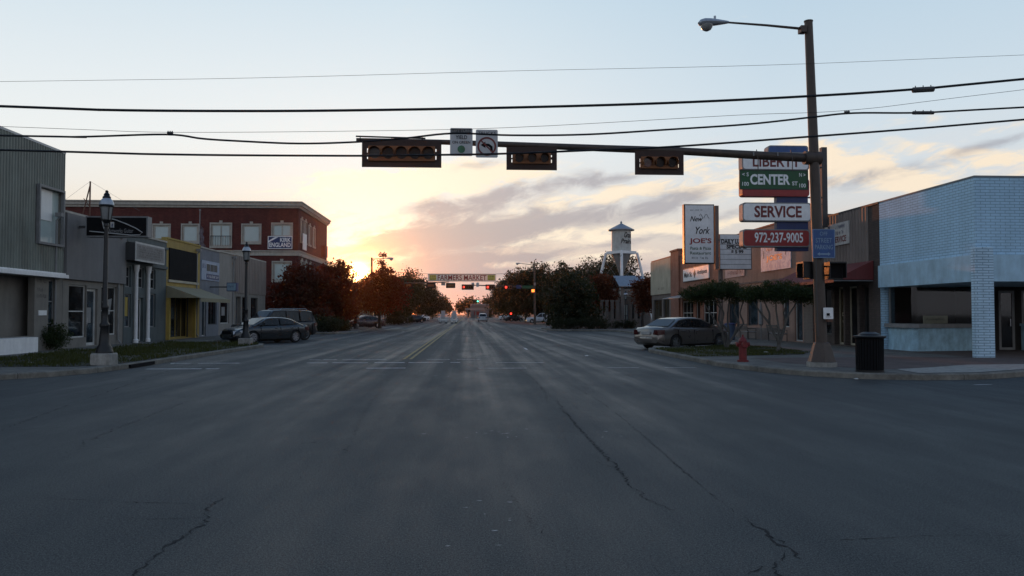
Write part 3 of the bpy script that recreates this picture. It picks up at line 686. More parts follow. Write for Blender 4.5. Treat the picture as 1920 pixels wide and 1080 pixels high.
# narrow teal shop with white columns
a0, a1 = yl_(233), yl_(312); h3 = 5.6
ws = [hl(235, 246, 500, 535), hl(256, 270, 503, 540), hl(278, 292, 505, 540)]
wl = [[yl_(235), yl_(247), .95, 2.6], [yl_(279), yl_(293), .9, 2.7]]; dd = [yl_(256), yl_(270), .2, 2.45]
for w in ws: w[2] = 2.95; w[3] = 4.0
t = shop('narrow teal-grey shop with white columns beside the yellow building', LF, a0, a1, h3, ws+wl+[dd], 'teal')
for w in ws: opening(t, LF, 'window', *w, 2, 2, 'grey')
for w in wl: opening(t, LF, 'window', *w, 1, 1, 'grey', 'glassb')
opening(t, LF, 'door', *dd, 1, 1, 'offwhite', 'glass', .2, .1, handle=dd[1]-.2)
m = MB(); sheet(LF, [(wl[0][0]+.15, 1.5), (wl[0][1]-.15, 1.5), (wl[0][1]-.15, 2.45), (wl[0][0]+.15, 2.45)], -.11, m); m.build('poster', 'yellow', t)
for u in (251, 274):
    m = MB(); y = yl_(u); m.lathe([(.13, .15), (.13, .3), (.09, .34), (.085, 3.7), (.12, 3.8), (.15, 4.05), (.15, 4.1)], (-16.86, y, 0), 12); m.build('column', 'white', t, True)
m = MB(); LF.box(m, a0+.03, a1-.03, 4.1, 4.25, .0, .1); LF.box(m, a0+.03, a1-.03, 5.2, 5.32, .0, .12); m.build('cornice', 'teal', t)
t2 = thing('shop_sign', LF.p(42.5, 4.4, .6), 'white marquee letter board over the teal shop', 'sign')
a_, b_ = yl_(253, -16.4), yl_(307, -16.4); z_, w_ = zl(253, 487, -16.4), zl(253, 454, -16.4)
m = MB(); LF.box(m, a_, b_, z_, w_, .1, .6); m.build('cabinet', 'dgrey', t2)
m = MB(); LF.box(m, a_-.02, b_+.02, z_-.04, w_+.04, .602, .63); o = m.build('frame', 'offwhite', t2)
m = MB(); LF.box(m, a_+.08, b_-.08, z_+.05, w_-.05, .632, .64); m.build('face', 'grey', t2)
m = MB()
for i in range(5):
    z = z_+.14+i*(w_-z_-.25)/5; strokes(LF, a_+.3, b_-.3, z, z+.1, .646, m, i)
m.build('lettering', 'dgrey', t2)
# yellow shop
a0, a1 = yl_(312), yl_(375); h4 = 5.85
sf = [yl_(316, -17)+.3, a1-1.3, .2, 2.6]
t = shop('mustard yellow shop with large black panel and shed awning', LF, a0, a1, h4, [sf, [a1-1.1, a1-.35, .2, 2.6]], 'yellowwall', cop='yellow')
opening(t, LF, 'window', *sf, 4, 1, 'yellow', 'glass', .4); opening(t, LF, 'door', a1-1.1, a1-.35, .2, 2.6, 1, 1, 'dgrey', 'glass', .4)
m = MB(); LF.box(m, yl_(316), yl_(368), zl(316, 524), zl(316, 464), .0, .06); m.build('black_panel', 'black', t)
m = MB(); LF.box(m, yl_(314), yl_(371), zl(316, 524)-.14, zl(316, 524)-.0, .002, .09); m.build('panel_trim', 'cream', t)
m = MB(); zt, zb = 3.2, 2.52
m.quad(LF.p(a0+.02, zt, .02), LF.p(a1+.0, zt, .02), LF.p(a1+.0, zb, 1.9), LF.p(a0+.02, zb, 1.9))
for a in (a0+.02, a1): m.quad(LF.p(a, zt, .02), LF.p(a, zb, .02), LF.p(a, zb, 1.9))
m.quad(LF.p(a0+.02, zb, 1.9), LF.p(a1, zb, 1.9), LF.p(a1, zb-.22, 1.9), LF.p(a0+.02, zb-.22, 1.9))
m.build('awning', pm('awning_cloth', (.26, .235, .15), .85, var=.15, scale=1.5), t)
for q0, q1 in ((a1-1.28, a1-1.12), (a0+.08, a0+.26)): m = MB(); LF.box(m, q0, q1, .15, 2.75, .0, .18); m.build('pilaster', 'yellow', t)
# blue-grey shop
a0, a1 = yl_(375), yl_(411); h5 = 5.8
dr = [a0+.5, a0+1.3, .2, 2.6]; wn = [a0+1.7, a1-.4, .9, 2.6]
t = shop('blue-grey stucco shop with a blue and white photo sign', LF, a0, a1, h5, [dr, wn], 'bluegrey')
opening(t, LF, 'door', *dr, 1, 1, 'offwhite', 'glassb'); opening(t, LF, 'window', *wn, 2, 1, 'dgrey')
t2 = thing('shop_sign', LF.p((a0+a1)/2, 3.6, .05), 'blue and white banner sign with small photos on the blue-grey shop', 'sign')
a_, b_, z_, w_ = yl_(377), yl_(410), zl(377, 524), zl(377, 487)
m = MB(); LF.box(m, a_, b_, z_, w_, .0, .05); m.build('face', pm('sign_paleblue', (.30, .36, .46), .6), t2)
m = MB(); LF.box(m, a_+.9, b_-.1, z_+.08, z_+.42, .05, .06); m.build('phone_band', 'navy', t2)
m = MB()
for i in range(3): LF.box(m, a_+.95+i*.75, a_+1.6+i*.75, z_+.6, z_+1.05, .05, .06)
m.build('photo_strip', 'dgrey', t2)
m = MB(); strokes(LF, a_+1.0, b_-.2, z_+.17, z_+.34, .066, m, 3); strokes(LF, a_+.95, b_-.2, w_-.36, w_-.12, .056, m, 4); m.build('lettering', 'white', t2)
m = MB(); strokes(LF, a_+.12, a_+.7, w_-.5, w_-.2, .056, m, 5); m.build('mark', 'navy', t2)
# pale stucco
a0, a1 = yl_(411), yl_(440); h6 = 5.85
wn = hl(414, 430, 568, 597); wn = [yl_(414), yl_(431), .95, 2.6]
t = shop('pale stucco shop with one small window and a blue projecting box sign', LF, a0, a1, h6, [wn], 'lightst'); opening(t, LF, 'window', *wn, 1, 1, 'offwhite')
m = MB(); sheet(LF, [(wn[0]+.6, 1.5), (wn[1]-.7, 1.5), (wn[1]-.7, 2.1), (wn[0]+.6, 2.1)], -.11, m); m.build('poster', 'grey', t)
Fs = FY(53.2); p0, p1 = PY(425, 530, 53.2), PY(443, 546, 53.2)
t2 = thing('shop_sign', (p0.x, 53.4, p1.z), 'small blue box sign projecting from the pale stucco shop', 'sign')
m = MB(); Fs.box(m, p0.x, p1.x, p1.z, p0.z, -.5, 0); m.build('cabinet', 'navy', t2)
m = MB(); Fs.box(m, p0.x+.04, p1.x-.04, p1.z+.04, p0.z-.04, 0, .02); m.build('face', pm('sign_skyblue', (.22, .32, .38), .5), t2)
m = MB(); Fs.box(m, -17, p0.x, (p0.z+p1.z)/2-.04, (p0.z+p1.z)/2+.04, -.3, -.22); m.build('bracket', 'dgrey', t2)
m = MB(); strokes(Fs, p0.x+.1, p1.x-.1, p1.z+.25, p1.z+.4, .025, m, 6); m.build('mark', 'navy', t2)
# corrugated tan
a0, a1 = yl_(440), yl_(498); h7 = 5.9
hs = [[yl_(443), yl_(452), .2, 2.9], [yl_(455), yl_(466), .2, 2.9], [yl_(471), yl_(484), .2, 2.9]]
t = shop('tan ribbed-metal fronted shop at the end of the left row', LF, a0, a1, h7, hs, 'stuccol')
m = MB(); ribs(LF, a0+.02, a1-.02, 3.15, h7, .45, .05, .02).build('siding', 'corrt', t)
opening(t, LF, 'door', *hs[0], 1, 1, 'grey', 'glassb', .3); opening(t, LF, 'window', *hs[1], 1, 1, 'dgrey'); opening(t, LF, 'door', *hs[2], 2, 1, 'dgrey')

# ------------------------------------------------------------------ three-storey brick building
YB = 78.6; FB = FY(YB); t = thing('brick_building', (-17, YB, .15), 'three-storey red brick building with cream cornices and white-blinded windows', 'building')
hB = PY(556, 381, YB).z; xL = -46
def hb(u0, u1, vt, vb): return [PY(u0, vt, YB).x, PY(u1, vt, YB).x, PY(u0, vb, YB).z, PY(u0, vt, YB).z]
cx = PY(560, 400, YB).x
top = [hb(u0, u1, a, b) for u0, u1, a, b in ((288, 318, 422, 452), (342, 372, 422, 454), (396, 433, 420, 462), (455, 488, 422, 455), (511, 547, 420, 444), (234, 264, 422, 452), (180, 210, 422, 452))]
low = [hb(512, 545, 492, 527), hb(455, 488, 492, 527)]
arch = hb(515, 545, 562, 610)
m = MB(); holed(m, FB, xL, cx, .15, hB, top+low+[arch], .25)
FSd = Fr((cx, 0), (0, 1), (1, 0)); yE = YB+15.5
def yb(u): return PX(u, 500, cx).y
sd_ = [[yb(a), yb(b), z0, z1] for a, b, z0, z1 in ((563, 567, 8.8, 10.9), (570, 574, 8.8, 10.9), (578, 582, 8.8, 10.7), (586, 590, 8.8, 10.7), (563.5, 567.5, 4.6, 6.8), (571, 575, 4.6, 6.8), (580, 584, 4.6, 6.8))]
holed(m, FSd, YB, yE, .15, hB, sd_, .25)
m.quad(FB.p(xL, .15, 0), FB.p(xL, hB, 0), FB.p(xL, hB, -(yE-YB)), FB.p(xL, .15, -(yE-YB)))
m.quad(FB.p(xL, .15, -(yE-YB)), FB.p(cx, .15, -(yE-YB)), FB.p(cx, hB, -(yE-YB)), FB.p(xL, hB, -(yE-YB)))
m.quad(*[(x, y, hB-.5) for x, y in ((xL, YB), (cx, YB), (cx, yE), (xL, yE))]); m.build('wall', 'brickred', t)
m = MB()
for z0, z1, o_ in ((hB-.28, hB+.02, .32), (hB-.5, hB-.282, .16), (hB+.022, hB+.12, .42)):
    m.box(xL, cx+o_, YB-o_, yE+o_, z0, z1)
m.build('cornice', 'trimc', t)
m = MB(); zb = PY(540, 476, YB).z
m.box(xL, cx+.1, YB-.1, yE+.1, zb-.18, zb+.22); m.box(xL, cx+.2, YB-.2, yE+.2, zb+.222, zb+.32); m.build('string_course', 'trimc', t)
m = MB(); m.box(xL, cx+.02, YB-.02, yE, hB+.122, hB+.18); m.build('parapet_cap', 'dred', t)
def bw(fr, h, mid=False, gm='glassw'):
    o = opening(t, fr, 'window', *h, 2 if mid else 1, 1, 'trimc', gm, .1, .16)
    k = MB(); fr.box(k, h[0]-.12, h[1]+.12, h[2]-.16, h[2]-.002, 0, .1); fr.box(k, h[0]-.12, h[0]-.002, h[2], h[3], .0, .05); fr.box(k, h[1]+.002, h[1]+.12, h[2], h[3], .0, .05)
    fr.box(k, h[0]-.12, h[1]+.12, h[3]+.002, h[3]+.14, 0, .06); c = (h[0]+h[1])/2; fr.box(k, c-.14, c+.14, h[3]+.141, h[3]+.34, 0, .1); k.build('surround', 'trimc', o)
    return o
for i, h in enumerate(top): bw(FB, h, i in (2, 4))
for h in low: bw(FB, h)
for h in sd_: bw(FSd, h)
h = top[2]; k = MB()
for j in range(9): x = h[0]+(h[1]-h[0])*j/8; k.tube([FB.p(x, h[2]+.05, .14), FB.p(x, h[2]+1.0, .14)], .015, 5)
k.tube([FB.p(h[0]-.05, h[2]+1.0, .14), FB.p(h[1]+.05, h[2]+1.0, .14)], .03, 5); k.build('railing', 'blackmetal', t)
a = arch; c = (a[0]+a[1])/2; r = (a[1]-a[0])/2; zc = a[3]-r+.2
m = MB(); FB.box(m, a[0]+.03, a[1]-.03, .16, a[3]-.02, -.16, -.14); o = m.build('door', 'glassw', t)
m = MB()
n = 16
for i in range(n):
    t0, t1 = math.pi*i/n, math.pi*(i+1)/n
    P = [FB.p(c+q*math.cos(tt), zc+q*math.sin(tt), .08) for q, tt in ((r, t0), (r+.22, t0), (r+.22, t1), (r, t1))]
    m.extr(P, (0, .12, 0))
for sx in (-1, 1): FB.box(m, c+sx*(r+.11)-.11, c+sx*(r+.11)+.11, .15, zc, -.05, .08)
m.build('arch_trim', 'trimc', t)
m = MB()                                   # brick spandrels that round the head of the opening
for sx in (-1, 1):
    P = [(c+sx*r, a[3]+.001), (c+sx*r, zc)]+[(c+sx*r*math.cos(math.pi/2*i/8), zc+r*math.sin(math.pi/2*i/8)*(a[3]-zc)/r) for i in range(1, 9)]
    sheet(FB, P, -.004, m)
m.build('spandrel', 'brickred', t)
m = MB(); m.box(cx-.2, cx+.5, YB+12, YB+13.2, 8.0, 9.3); m.build('bay', 'dred', t)
p = PY(352, 381, YB+6); m = MB(); m.box(p.x-.5, p.x+.5, YB+5.5, YB+6.5, hB-.5, hB+.55); m.box(p.x-.65, p.x+.65, YB+5.35, YB+6.65, hB+.55, hB+.68); m.build('roof_vent', 'dgrey', t)
t2 = thing('banner', FB.p(hb(503, 549, 444, 466)[0], 8.6, .1), 'blue and white real-estate style banner hung under the corner window of the brick building', 'banner')
t2['label'] = 'navy and white name banner hung under the right top window of the brick building'
h = hb(503, 549, 443, 467); m = MB(); FB.box(m, h[0], h[1], h[2], h[3], .12, .16); m.build('face', 'navy', t2)
m = MB(); w = h[1]-h[0]
for q in ((h[0], h[1], h[2], h[2]+.07), (h[0], h[1], h[3]-.07, h[3]), (h[0], h[0]+.07, h[2]+.07, h[3]-.07), (h[1]-.07, h[1], h[2]+.07, h[3]-.07)): FB.box(m, *q, .161, .175)
m.extr([FB.p(h[0]+.07, h[3]-.45, .161), FB.p(h[0]+.07, h[3]-.62, .161), FB.p(h[0]+w*.42, h[3]-.1, .161), FB.p(h[0]+w*.28, h[3]-.1, .161)], (0, -.01, 0)); m.build('border', 'white', t2)
text(t2, FB, 'KIRK', h[0]+w*.5, h[1]-.15, h[2]+.68, h[3]-.16, .18, 'white', .03)
text(t2, FB, 'ENGLAND', h[0]+.14, h[1]-.15, h[2]+.18, h[2]+.62, .18, 'white', .03)
m = MB(); FSd.box(m, yb(564), yb(571), 8.0, 9.6, .15, .2); o = m.build('banner', 'white', loc=(cx, yb(566), 8)); tag(o, 'white banner on the street side wall of the brick building', 'banner')
# lattice mast and flagpole on the low roofs
p = PY(168, 388, 60); q = PY(168, 340, 60); t = thing('roof_mast', (p.x, 60, 5.4), 'thin rusty triangular mast standing on the roof behind the guitar sign', 'mast')
m = MB(); m.tube([(p.x, 60, 5.3), (q.x+.05, 60, q.z)], .055, 6); m.build('upright', 'rust', t)
m = MB(); x2 = PY(150, 388, 60).x; m.tube([(q.x+.05, 60, q.z-.25), (x2, 60, 8.0), (x2-.2, 60, 5.4)], .045, 6); z = PY(160, 372, 60).z; m.tube([(PY(157, 372, 60).x, 60, z), (PY(167, 386, 60).x, 60, z-.55)], .03, 5); m.build('brace', 'rust', t)
m = MB(); m.tube([(q.x+.05, 60, q.z), (q.x+3.6, 60, 9.2)], .008, 4); m.tube([(q.x+.05, 60, q.z), (q.x-2.2, 60, 9.6)], .008, 4); m.build('guy_wire', 'grey', t)
p = PY(375, 395, 57); t = thing('flagpole', (p.x, 57, 5.4), 'slim rooftop flagpole with a limp flag in front of the brick building', 'flagpole')
m = MB(); m.tube([(p.x, 57, 5.3), (p.x, 57, p.z)], .03, 6); m.lathe([(.0, p.z-.05), (.07, p.z), (.07, p.z+.06), (0, p.z+.12)], (p.x, 57, 0), 8); m.build('pole', 'grey', t)
m = MB(); rr = random.Random(2)
prev = None
for i in range(14):
    z = PY(375, 422, 57).z-i*.2; w0 = .05+.16*abs(math.sin(i*1.1)); a = (p.x+.03+.06*math.sin(i*1.7), 57+.05*math.cos(i), z); b = (p.x+.05+w0+.02*i, 57-.05*math.cos(i*1.3), z-.05)
    if prev: m.quad(prev[0], a, b, prev[1])
    prev = (a, b)
m.build('flag', pm('flag_cloth', (.14, .11, .12), .9, var=.5, scale=5), t)

for y, zt_, nm in ((33.7, 5.6, 'stucco shop'), (39.6, 5.3, 'teal shop'), (50.7, 5.5, 'blue-grey shop'), (58.4, 5.6, 'ribbed-metal shop')):
    t = thing('downpipe', (-16.9, y, .15), 'thin grey rainwater pipe on the front edge of the '+nm, 'drainpipe', 'rainwater pipes on the left shops')
    m = MB(); m.tube([(-16.78, y, zt_), (-16.93, y, zt_-.15), (-16.93, y, .4), (-16.8, y, .2)], .04, 6); m.build('pipe', 'grey', t)
    m = MB(); m.box(-16.96, -16.7, y-.09, y+.09, zt_, zt_+.16); m.build('hopper', 'grey', t)

p = G(326, 681, .1); pv = bpy.data.objects['pavement']
m = MB(); m.box(-10.02, -9.93, p.y-.9, p.y+.9, .02, .115); m.build('drain_inlet', 'black', pv)
for i, (u, v, z) in enumerate(((56, 681, .16), (208, 690, .0), (322, 683, 0), (118, 679, .16), (1608, 712, .0), (1436, 661, .17), (1100, 668, 0))):
    p = G(u, v, z); m = MB(); q = random.Random(i+50); m.extr([(p.x+q.uniform(-.1, -.04), p.y, z+.01), (p.x+q.uniform(.03, .12), p.y+.04, z+.012), (p.x+q.uniform(.0, .08), p.y+.1, z+.03), (p.x-.06, p.y+.08, z+.02)], (0, 0, .008))
    o = m.build('litter_scrap', 'offwhite', loc=(p.x, p.y, z)); tag(o, ['pale paper scrap on the far left grass', 'paper scrap on the road below the near lamp post', 'crumpled scrap by the kerb drain', 'paper scrap on the grass left of the near lamp post', 'pale scrap on the kerb under the litter bin', 'scrap on the grass beside the red hydrant', 'scrap lying on the road before the silver sedan'][i], 'litter', 'scraps of litter')
# ------------------------------------------------------------------ right row
def yr(u, X=17): return PX(u, 500, X).y
def zr(u, v, X=17): return PX(u, v, X).z
M['bluebrick'] = brickmat('pale_blue_masonry', (.44, .66, .82), (.46, .69, .85), (.25, .39, .50), .34, .1, .012, .75, .5, .1)
M['bluepaint'] = pm('pale_blue_render', (.40, .59, .70), .7, var=.22, scale=1.5, bump=.3, bs=30)
M['bluestone'] = pm('pale_blue_stone', (.34, .54, .64), .75, var=.25, scale=3, bump=.8, bs=5)
M['salmon'] = brickmat('salmon_brick', (.30, .195, .15), (.34, .22, .17), (.28, .19, .15), .21, .075, .006, .88, .25, .15)
M['orangebrick'] = brickmat('orange_brick', (.28, .12, .075), (.33, .15, .10), (.22, .12, .09), .21, .075, .006, .88, .3, .2)
M['darkbrick'] = brickmat('dark_brick', (.075, .062, .055), (.10, .08, .07), (.06, .05, .045), .21, .075, .008, .9, .4, .2)
M['greybrick'] = brickmat('grey_brick', (.17, .145, .125), (.20, .17, .15), (.14, .12, .11), .21, .075, .008, .9, .3, .2)
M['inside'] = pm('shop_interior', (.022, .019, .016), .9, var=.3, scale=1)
yc = yr(1830); yN = yr(1650); hR = zr(1830, 331)
t = thing('corner_building', (17, yc, .15), 'pale blue brick corner building with wide blank fascia and open shop corner', 'building')
zf0 = zr(1825, 528); zf1 = zr(1825, 478)
xe = 34.0; m = MB()
# upper fascia: two faces, back, top and underside
RFy = FY(yc)
m.quad(RF.p(yc, zf1), RF.p(yN, zf1), RF.p(yN, hR), RF.p(yc, hR)); m.quad(RFy.p(17, zf1), RFy.p(xe, zf1), RFy.p(xe, hR), RFy.p(17, hR))
m.quad((17, yN, .15), (xe, yN, .15), (xe, yN, hR), (17, yN, hR)); m.quad((xe, yc, zf0), (xe, yN, zf0), (xe, yN, hR), (xe, yc, hR))
m.quad((17, yc, hR-.4), (xe, yc, hR-.4), (xe, yN, hR-.4), (17, yN, hR-.4)); m.build('wall', 'bluebrick', t)
m = MB(); m.box(16.9, xe, yc-.1, yN-.02, zf0, zf1-.0); m.build('fascia_band', 'bluepaint', t)
m = MB(); m.box(16.97, xe, yc-.03, yc+.25, hR+.002, hR+.05); m.box(16.97, 17.25, yc+.252, yN, hR+.002, hR+.05); m.build('coping', 'grey', t)
pw = PY(1862, 500, yc).x-PY(1825, 500, yc).x
x0 = PY(1828, 500, yc-.12).x; pw *= .93; m = MB(); m.box(x0, x0+pw, yc-.13, yc+.1, .15, zf1+.25); m.build('pillar', brickmat('pale_blue_thin_brick', (.52, .71, .83), (.56, .75, .87), (.27, .40, .50), .4, .09, .016, .75, .9, .15), t)
# recess: back wall with door, side display window on a low stone base
yb_ = 31.2; Fb = FY(yb_); sill = 1.22
dx0, dx1 = PY(1873, 600, yb_).x, PY(1903, 600, yb_).x
wx0, wx1 = PY(1916, 600, yb_).x, 30
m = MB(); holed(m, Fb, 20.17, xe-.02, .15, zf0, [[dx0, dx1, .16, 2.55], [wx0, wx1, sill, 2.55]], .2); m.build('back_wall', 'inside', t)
opening(t, Fb, 'door', dx0, dx1, .16, 2.55, 1, 1, 'grey', 'glass', .06, .1, handle=dx1-.2)
opening(t, Fb, 'window', wx0, wx1, sill, 2.55, 3, 1, 'grey', 'glass', .06, .08)
m = MB(); Fb.box(m, wx0-.05, wx1, .15, sill-.1, .01, .35); Fb.box(m, wx0-.1, wx1, sill-.1+.002, sill, .0, .42); m.build('window_base', 'bluestone', t)
m = MB(); m.prism([(17.25, yN-.1), (17.25, 30.5), (17.45, 30.3), (20.1, 30.8), (20.1, yN-.1)], .15, sill-.16); m.build('display_base', 'bluestone', t)
m = MB(); m.prism([(17.12, yN-.05), (17.12, 30.4), (17.4, 30.17), (20.15, 30.67), (20.15, yN-.05)], sill-.158, sill); m.build('display_sill', 'grey', t)
gl = [(17.3, yN-.2), (17.3, 30.5), (17.45, 30.35), (20.08, 30.85)]
m = MB()
for (xa, ya), (xb, yb2) in zip(gl, gl[1:]): m.quad((xa, ya, sill+.002), (xb, yb2, sill+.002), (xb, yb2, zf0-.002), (xa, ya, zf0-.002))
m.build('display_glass', 'clear', t)
m = MB()
for x, y in (gl[0], gl[-1]): m.box(x-.03, x+.03, y-.03, y+.03, sill+.003, zf0-.003)
m.build('display_frame', 'grey', t)
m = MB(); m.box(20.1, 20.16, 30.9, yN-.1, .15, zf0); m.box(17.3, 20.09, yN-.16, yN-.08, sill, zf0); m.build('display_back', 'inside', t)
# placards and box lying in the window
def placard(xc, yc_, w, h, ang, label, s=None, mat='cream'):
    c, s_ = math.cos(ang), math.sin(ang); f = Fr((xc, yc_), (c, s_), (s_, -c))
    tt = thing('placard', (xc, yc_, sill), label, 'placard')
    k = MB(); f.box(k, -w/2, w/2, sill+.002, sill+h, -.02, 0); k.build('board', mat, tt)
    if s: k = MB(); strokes(f, -w*.42, w*.42, sill+h*.4, sill+h*.68, .004, k, 9); k.build('lettering', 'dgrey', tt)
placard(18.55, 30.95, 1.15, .32, .19, 'long cream lettered placard standing in the blue shop window', True)
placard(17.75, 32.3, .5, .26, .6, 'white blank card leaning in the blue shop window', None, 'white')
k = MB(); k.box(18.05, 18.5, 32.3, 32.7, sill+.002, sill+.22); k.box(18.03, 18.52, 32.28, 32.72, sill+.222, sill+.25)
tag(k.build('display_box', 'dgrey', loc=(18.3, 32.5, sill)), 'dark lidded box on the sill beside the white card', 'box')
# tan ribbed shop with dark brick end and red awning
y0, y1 = yN+.0, yr(1524); hT = zr(1645, 383)
dk0, dk1 = y0, yr(1630)
o1 = [[yr(1606), yr(1583), .2, 2.85], [yr(1580), yr(1563), .2, 2.85], [yr(1628), yr(1610), .6, 2.85], [yr(1558), y1-.3, .6, 2.85]]
t = shop('tan ribbed-metal shop with dark brick end and dark red awning', RF, y0, y1, hT, o1, 'darkbrick', cop='dgrey')
ribs(RF, dk1, y1-.02, 3.3, hT, .28, .04, .02).build('siding', 'corrt', t)
M['warmglass'] = glassdark('window_glass_warm', (.05, .04, .022), .08)
for i, o_ in enumerate(o1): opening(t, RF, 'door' if i < 2 else 'window', *o_, 1, 1, 'cream' if i < 2 else 'dgrey', 'warmglass' if i == 1 else 'glass', .3, .09)
za, zb = zr(1632, 489), 3.05
ya, yb3 = dk1-.4, yr(1500)
m = MB(); m.quad(RF.p(ya, za, .03), RF.p(yb3, za, .03), RF.p(yb3, zb, 1.75), RF.p(ya, zb, 1.75))
for a in (ya, yb3): m.quad(RF.p(a, za, .03), RF.p(a, zb, .03), RF.p(a, zb, 1.75))
m.quad(RF.p(ya, zb, 1.75), RF.p(yb3, zb, 1.75), RF.p(yb3, zb-.12, 1.75), RF.p(ya, zb-.12, 1.75)); m.build('awning', 'dred', t)
m = MB()
for a in (ya, (ya+yb3)/2, yb3): m.tube([RF.p(a, zb-.05, 1.75), RF.p(a, zb-.05, .05)], .02, 5)
m.build('awning_frame', 'grey', t)
m = MB()
text(t, RF, 'OPEN', o1[1][0]+.25, o1[1][1]-.25, 1.5, 1.68, -.27, None, .03, mb=m)
for i in (1, 2): strokes(RF, o1[1][0]+.25, o1[1][1]-.25, 1.5-i*.28, 1.64-i*.28, -.27, m, i)
m.build('lettering', 'cream', t)
t2 = thing('shop_sign', RF.p(yr(1575), 4.6, .05), 'white sign with red service lettering on the tan ribbed shop', 'sign')
a_, b_ = yr(1597), yr(1552); z_, w_ = zr(1597, 456), zr(1597, 413)
m = MB(); RF.box(m, a_, b_, z_, w_, .07, .12); m.build('face', 'offwhite', t2)
w = b_-a_; hh = w_-z_
text(t2, RF, 'SERVICE', a_+w*.1, a_+w*.62, z_+hh*.12, z_+hh*.4, .126, 'dred', .03)
m = MB(); strokes(RF, a_+w*.2, a_+w*.95, z_+hh*.46, z_+hh*.64, .126, m, 3); strokes(RF, a_+w*.15, a_+w*.6, z_+hh*.74, z_+hh*.9, .126, m, 8); m.build('mark', 'navy', t2)
m = MB(); ring(m, RF, a_+w*.82, z_+hh*.82, 0, .13, .127, 12); m.build('emblem', 'navy', t2)
# salmon brick restaurant
y0, y1 = yr(1524), yr(1352); hJ = zr(1467, 417)
yd = [yr(1470), yr(1452)]
o1 = [[y0+1.3, y0+2.3, .2, 2.5], [y0+3.0, y0+3.9, .9, 2.5], [yr(1420), yr(1400), .9, 2.5], [yr(1385), yr(1365), .9, 2.5]]
t = shop('salmon brick restaurant building with a rounded-off parapet and wall signs', RF, y0, y1, hJ, o1, 'salmon', cop='dred')
for i, o_ in enumerate(o1): opening(t, RF, 'door' if i == 0 else 'window', *o_, 1, 1, 'offwhite' if i < 2 else 'dgrey', 'glassb')
m = MB(); RF.box(m, y0+.02, y1-.02, 3.45, 3.55, .0, .05); m.build('string_course', 'greybrick', t)
m = MB(); RF.box(m, y0+.02, y0+1.1, .16, 3.4, .0, .025); RF.box(m, y0+4.1, y1-.02, .16, .8, .0, .025); m.build('lower_cladding', 'greybrick', t)
m = MB(); ring(m, RF, y0+9, 3.3, 0, .1, .06, 10); m.build('lamp', 'dgrey', t)
t2 = thing('shop_sign', RF.p(yr(1455), 4.3, .05), 'white wall sign with pale blue splotches and red restaurant name on salmon brick', 'sign')
a_, b_ = yr(1485), yr(1429); z_, w_ = zr(1429, 510), zr(1429, 462)
m = MB(); RF.box(m, a_, b_, z_, w_, .02, .07)
f_ = newmat('splotched_sign'); b = NB(f_); P = b.coord(); n_ = b.noise(P, 2.3, 4, .7); c_ = b.mix(b.ramp(n_, 0, 1, .46, .56), (.62, .68, .72), (.30, .44, .56)); b.bsdf(c_, .6)
m.build('face', f_, t2); w = b_-a_; hh = w_-z_
text(t2, RF, "JOE'S", a_+w*.26, a_+w*.80, z_+hh*.32, z_+hh*.58, .076, 'red', .03)
text(t2, RF, 'New York', a_+w*.3, a_+w*.8, z_+hh*.74, z_+hh*.9, .076, 'navy', .01, .3)
m = MB()
for k_ in (.16, .9): m = MB(); RF.box(m, a_+w*k_-.04, a_+w*k_+.04, z_+hh*.5, z_+hh*.8, .07, .078); m.build('bottle_motif', 'dgrey', t2)
t2 = thing('shop_sign', RF.p(yr(1380), 3.9, .05), 'small pinkish-white banner below the letter board', 'banner')
a_, b_ = yr(1397), yr(1361); z_, w_ = zr(1361, 522), zr(1361, 507)
m = MB(); RF.box(m, a_, b_, z_, w_, .02, .05); m.build('face', pm('sign_pink', (.50, .36, .33), .7), t2)
m = MB(); strokes(RF, a_+.3, b_-.3, z_+.16, w_-.12, .056, m, 2); m.build('mark', 'dred', t2)
# orange brick antiques shop
y0, y1 = yr(1352), yr(1275); hA = zr(1280, 479)
o1 = [[y0+1, y0+4.2, .8, 2.6], [y0+5, y0+6.1, .2, 2.6], [y0+6.8, y1-.6, .8, 2.6]]
t = shop('orange brick antiques shop with small metal canopy', RF, y0, y1, hA, o1, 'orangebrick', cop='dred')
for i, o_ in enumerate(o1): opening(t, RF, 'door' if i == 1 else 'window', *o_, 1 if i == 1 else 3, 1 if i == 1 else 2, 'offwhite', 'glass')
m = MB(); m.extr([RF.p(y1-6.5, 3.15, .03), RF.p(y1-.2, 3.15, .03), RF.p(y1-.2, 2.85, 1.5), RF.p(y1-6.5, 2.85, 1.5)], (0, 0, -.06)); m.build('canopy', 'galv', t)
t2 = thing('shop_sign', RF.p(yr(1307), 4, .05), 'long white antiques sign with black lettering on orange brick', 'sign')
a_, b_ = yr(1331), yr(1283); z_, w_ = zr(1331, 521), zr(1331, 496)
m = MB(); RF.box(m, a_, b_, z_, w_, .02, .1); m.build('face', 'white', t2); w = b_-a_; hh = w_-z_
m = MB(); RF.box(m, a_-.03, b_+.03, z_-.05, z_-.002, .02, .12); RF.box(m, a_-.03, b_+.03, w_+.002, w_+.05, .02, .12); m.build('frame', 'dgrey', t2)
text(t2, RF, 'Main St.', a_+w*.62, b_-w*.05, z_+hh*.3, z_+hh*.72, .106, 'black', .02); text(t2, RF, 'Antiques', a_+w*.05, a_+w*.42, z_+hh*.3, z_+hh*.75, .106, 'black', .02)
m = MB(); sheet(RF, [(a_+w*.52, z_+.12), (a_+w*.57, z_+hh/2), (a_+w*.52, w_-.12), (a_+w*.47, z_+hh/2)], .106, m); m.build('emblem', 'dgrey', t2)
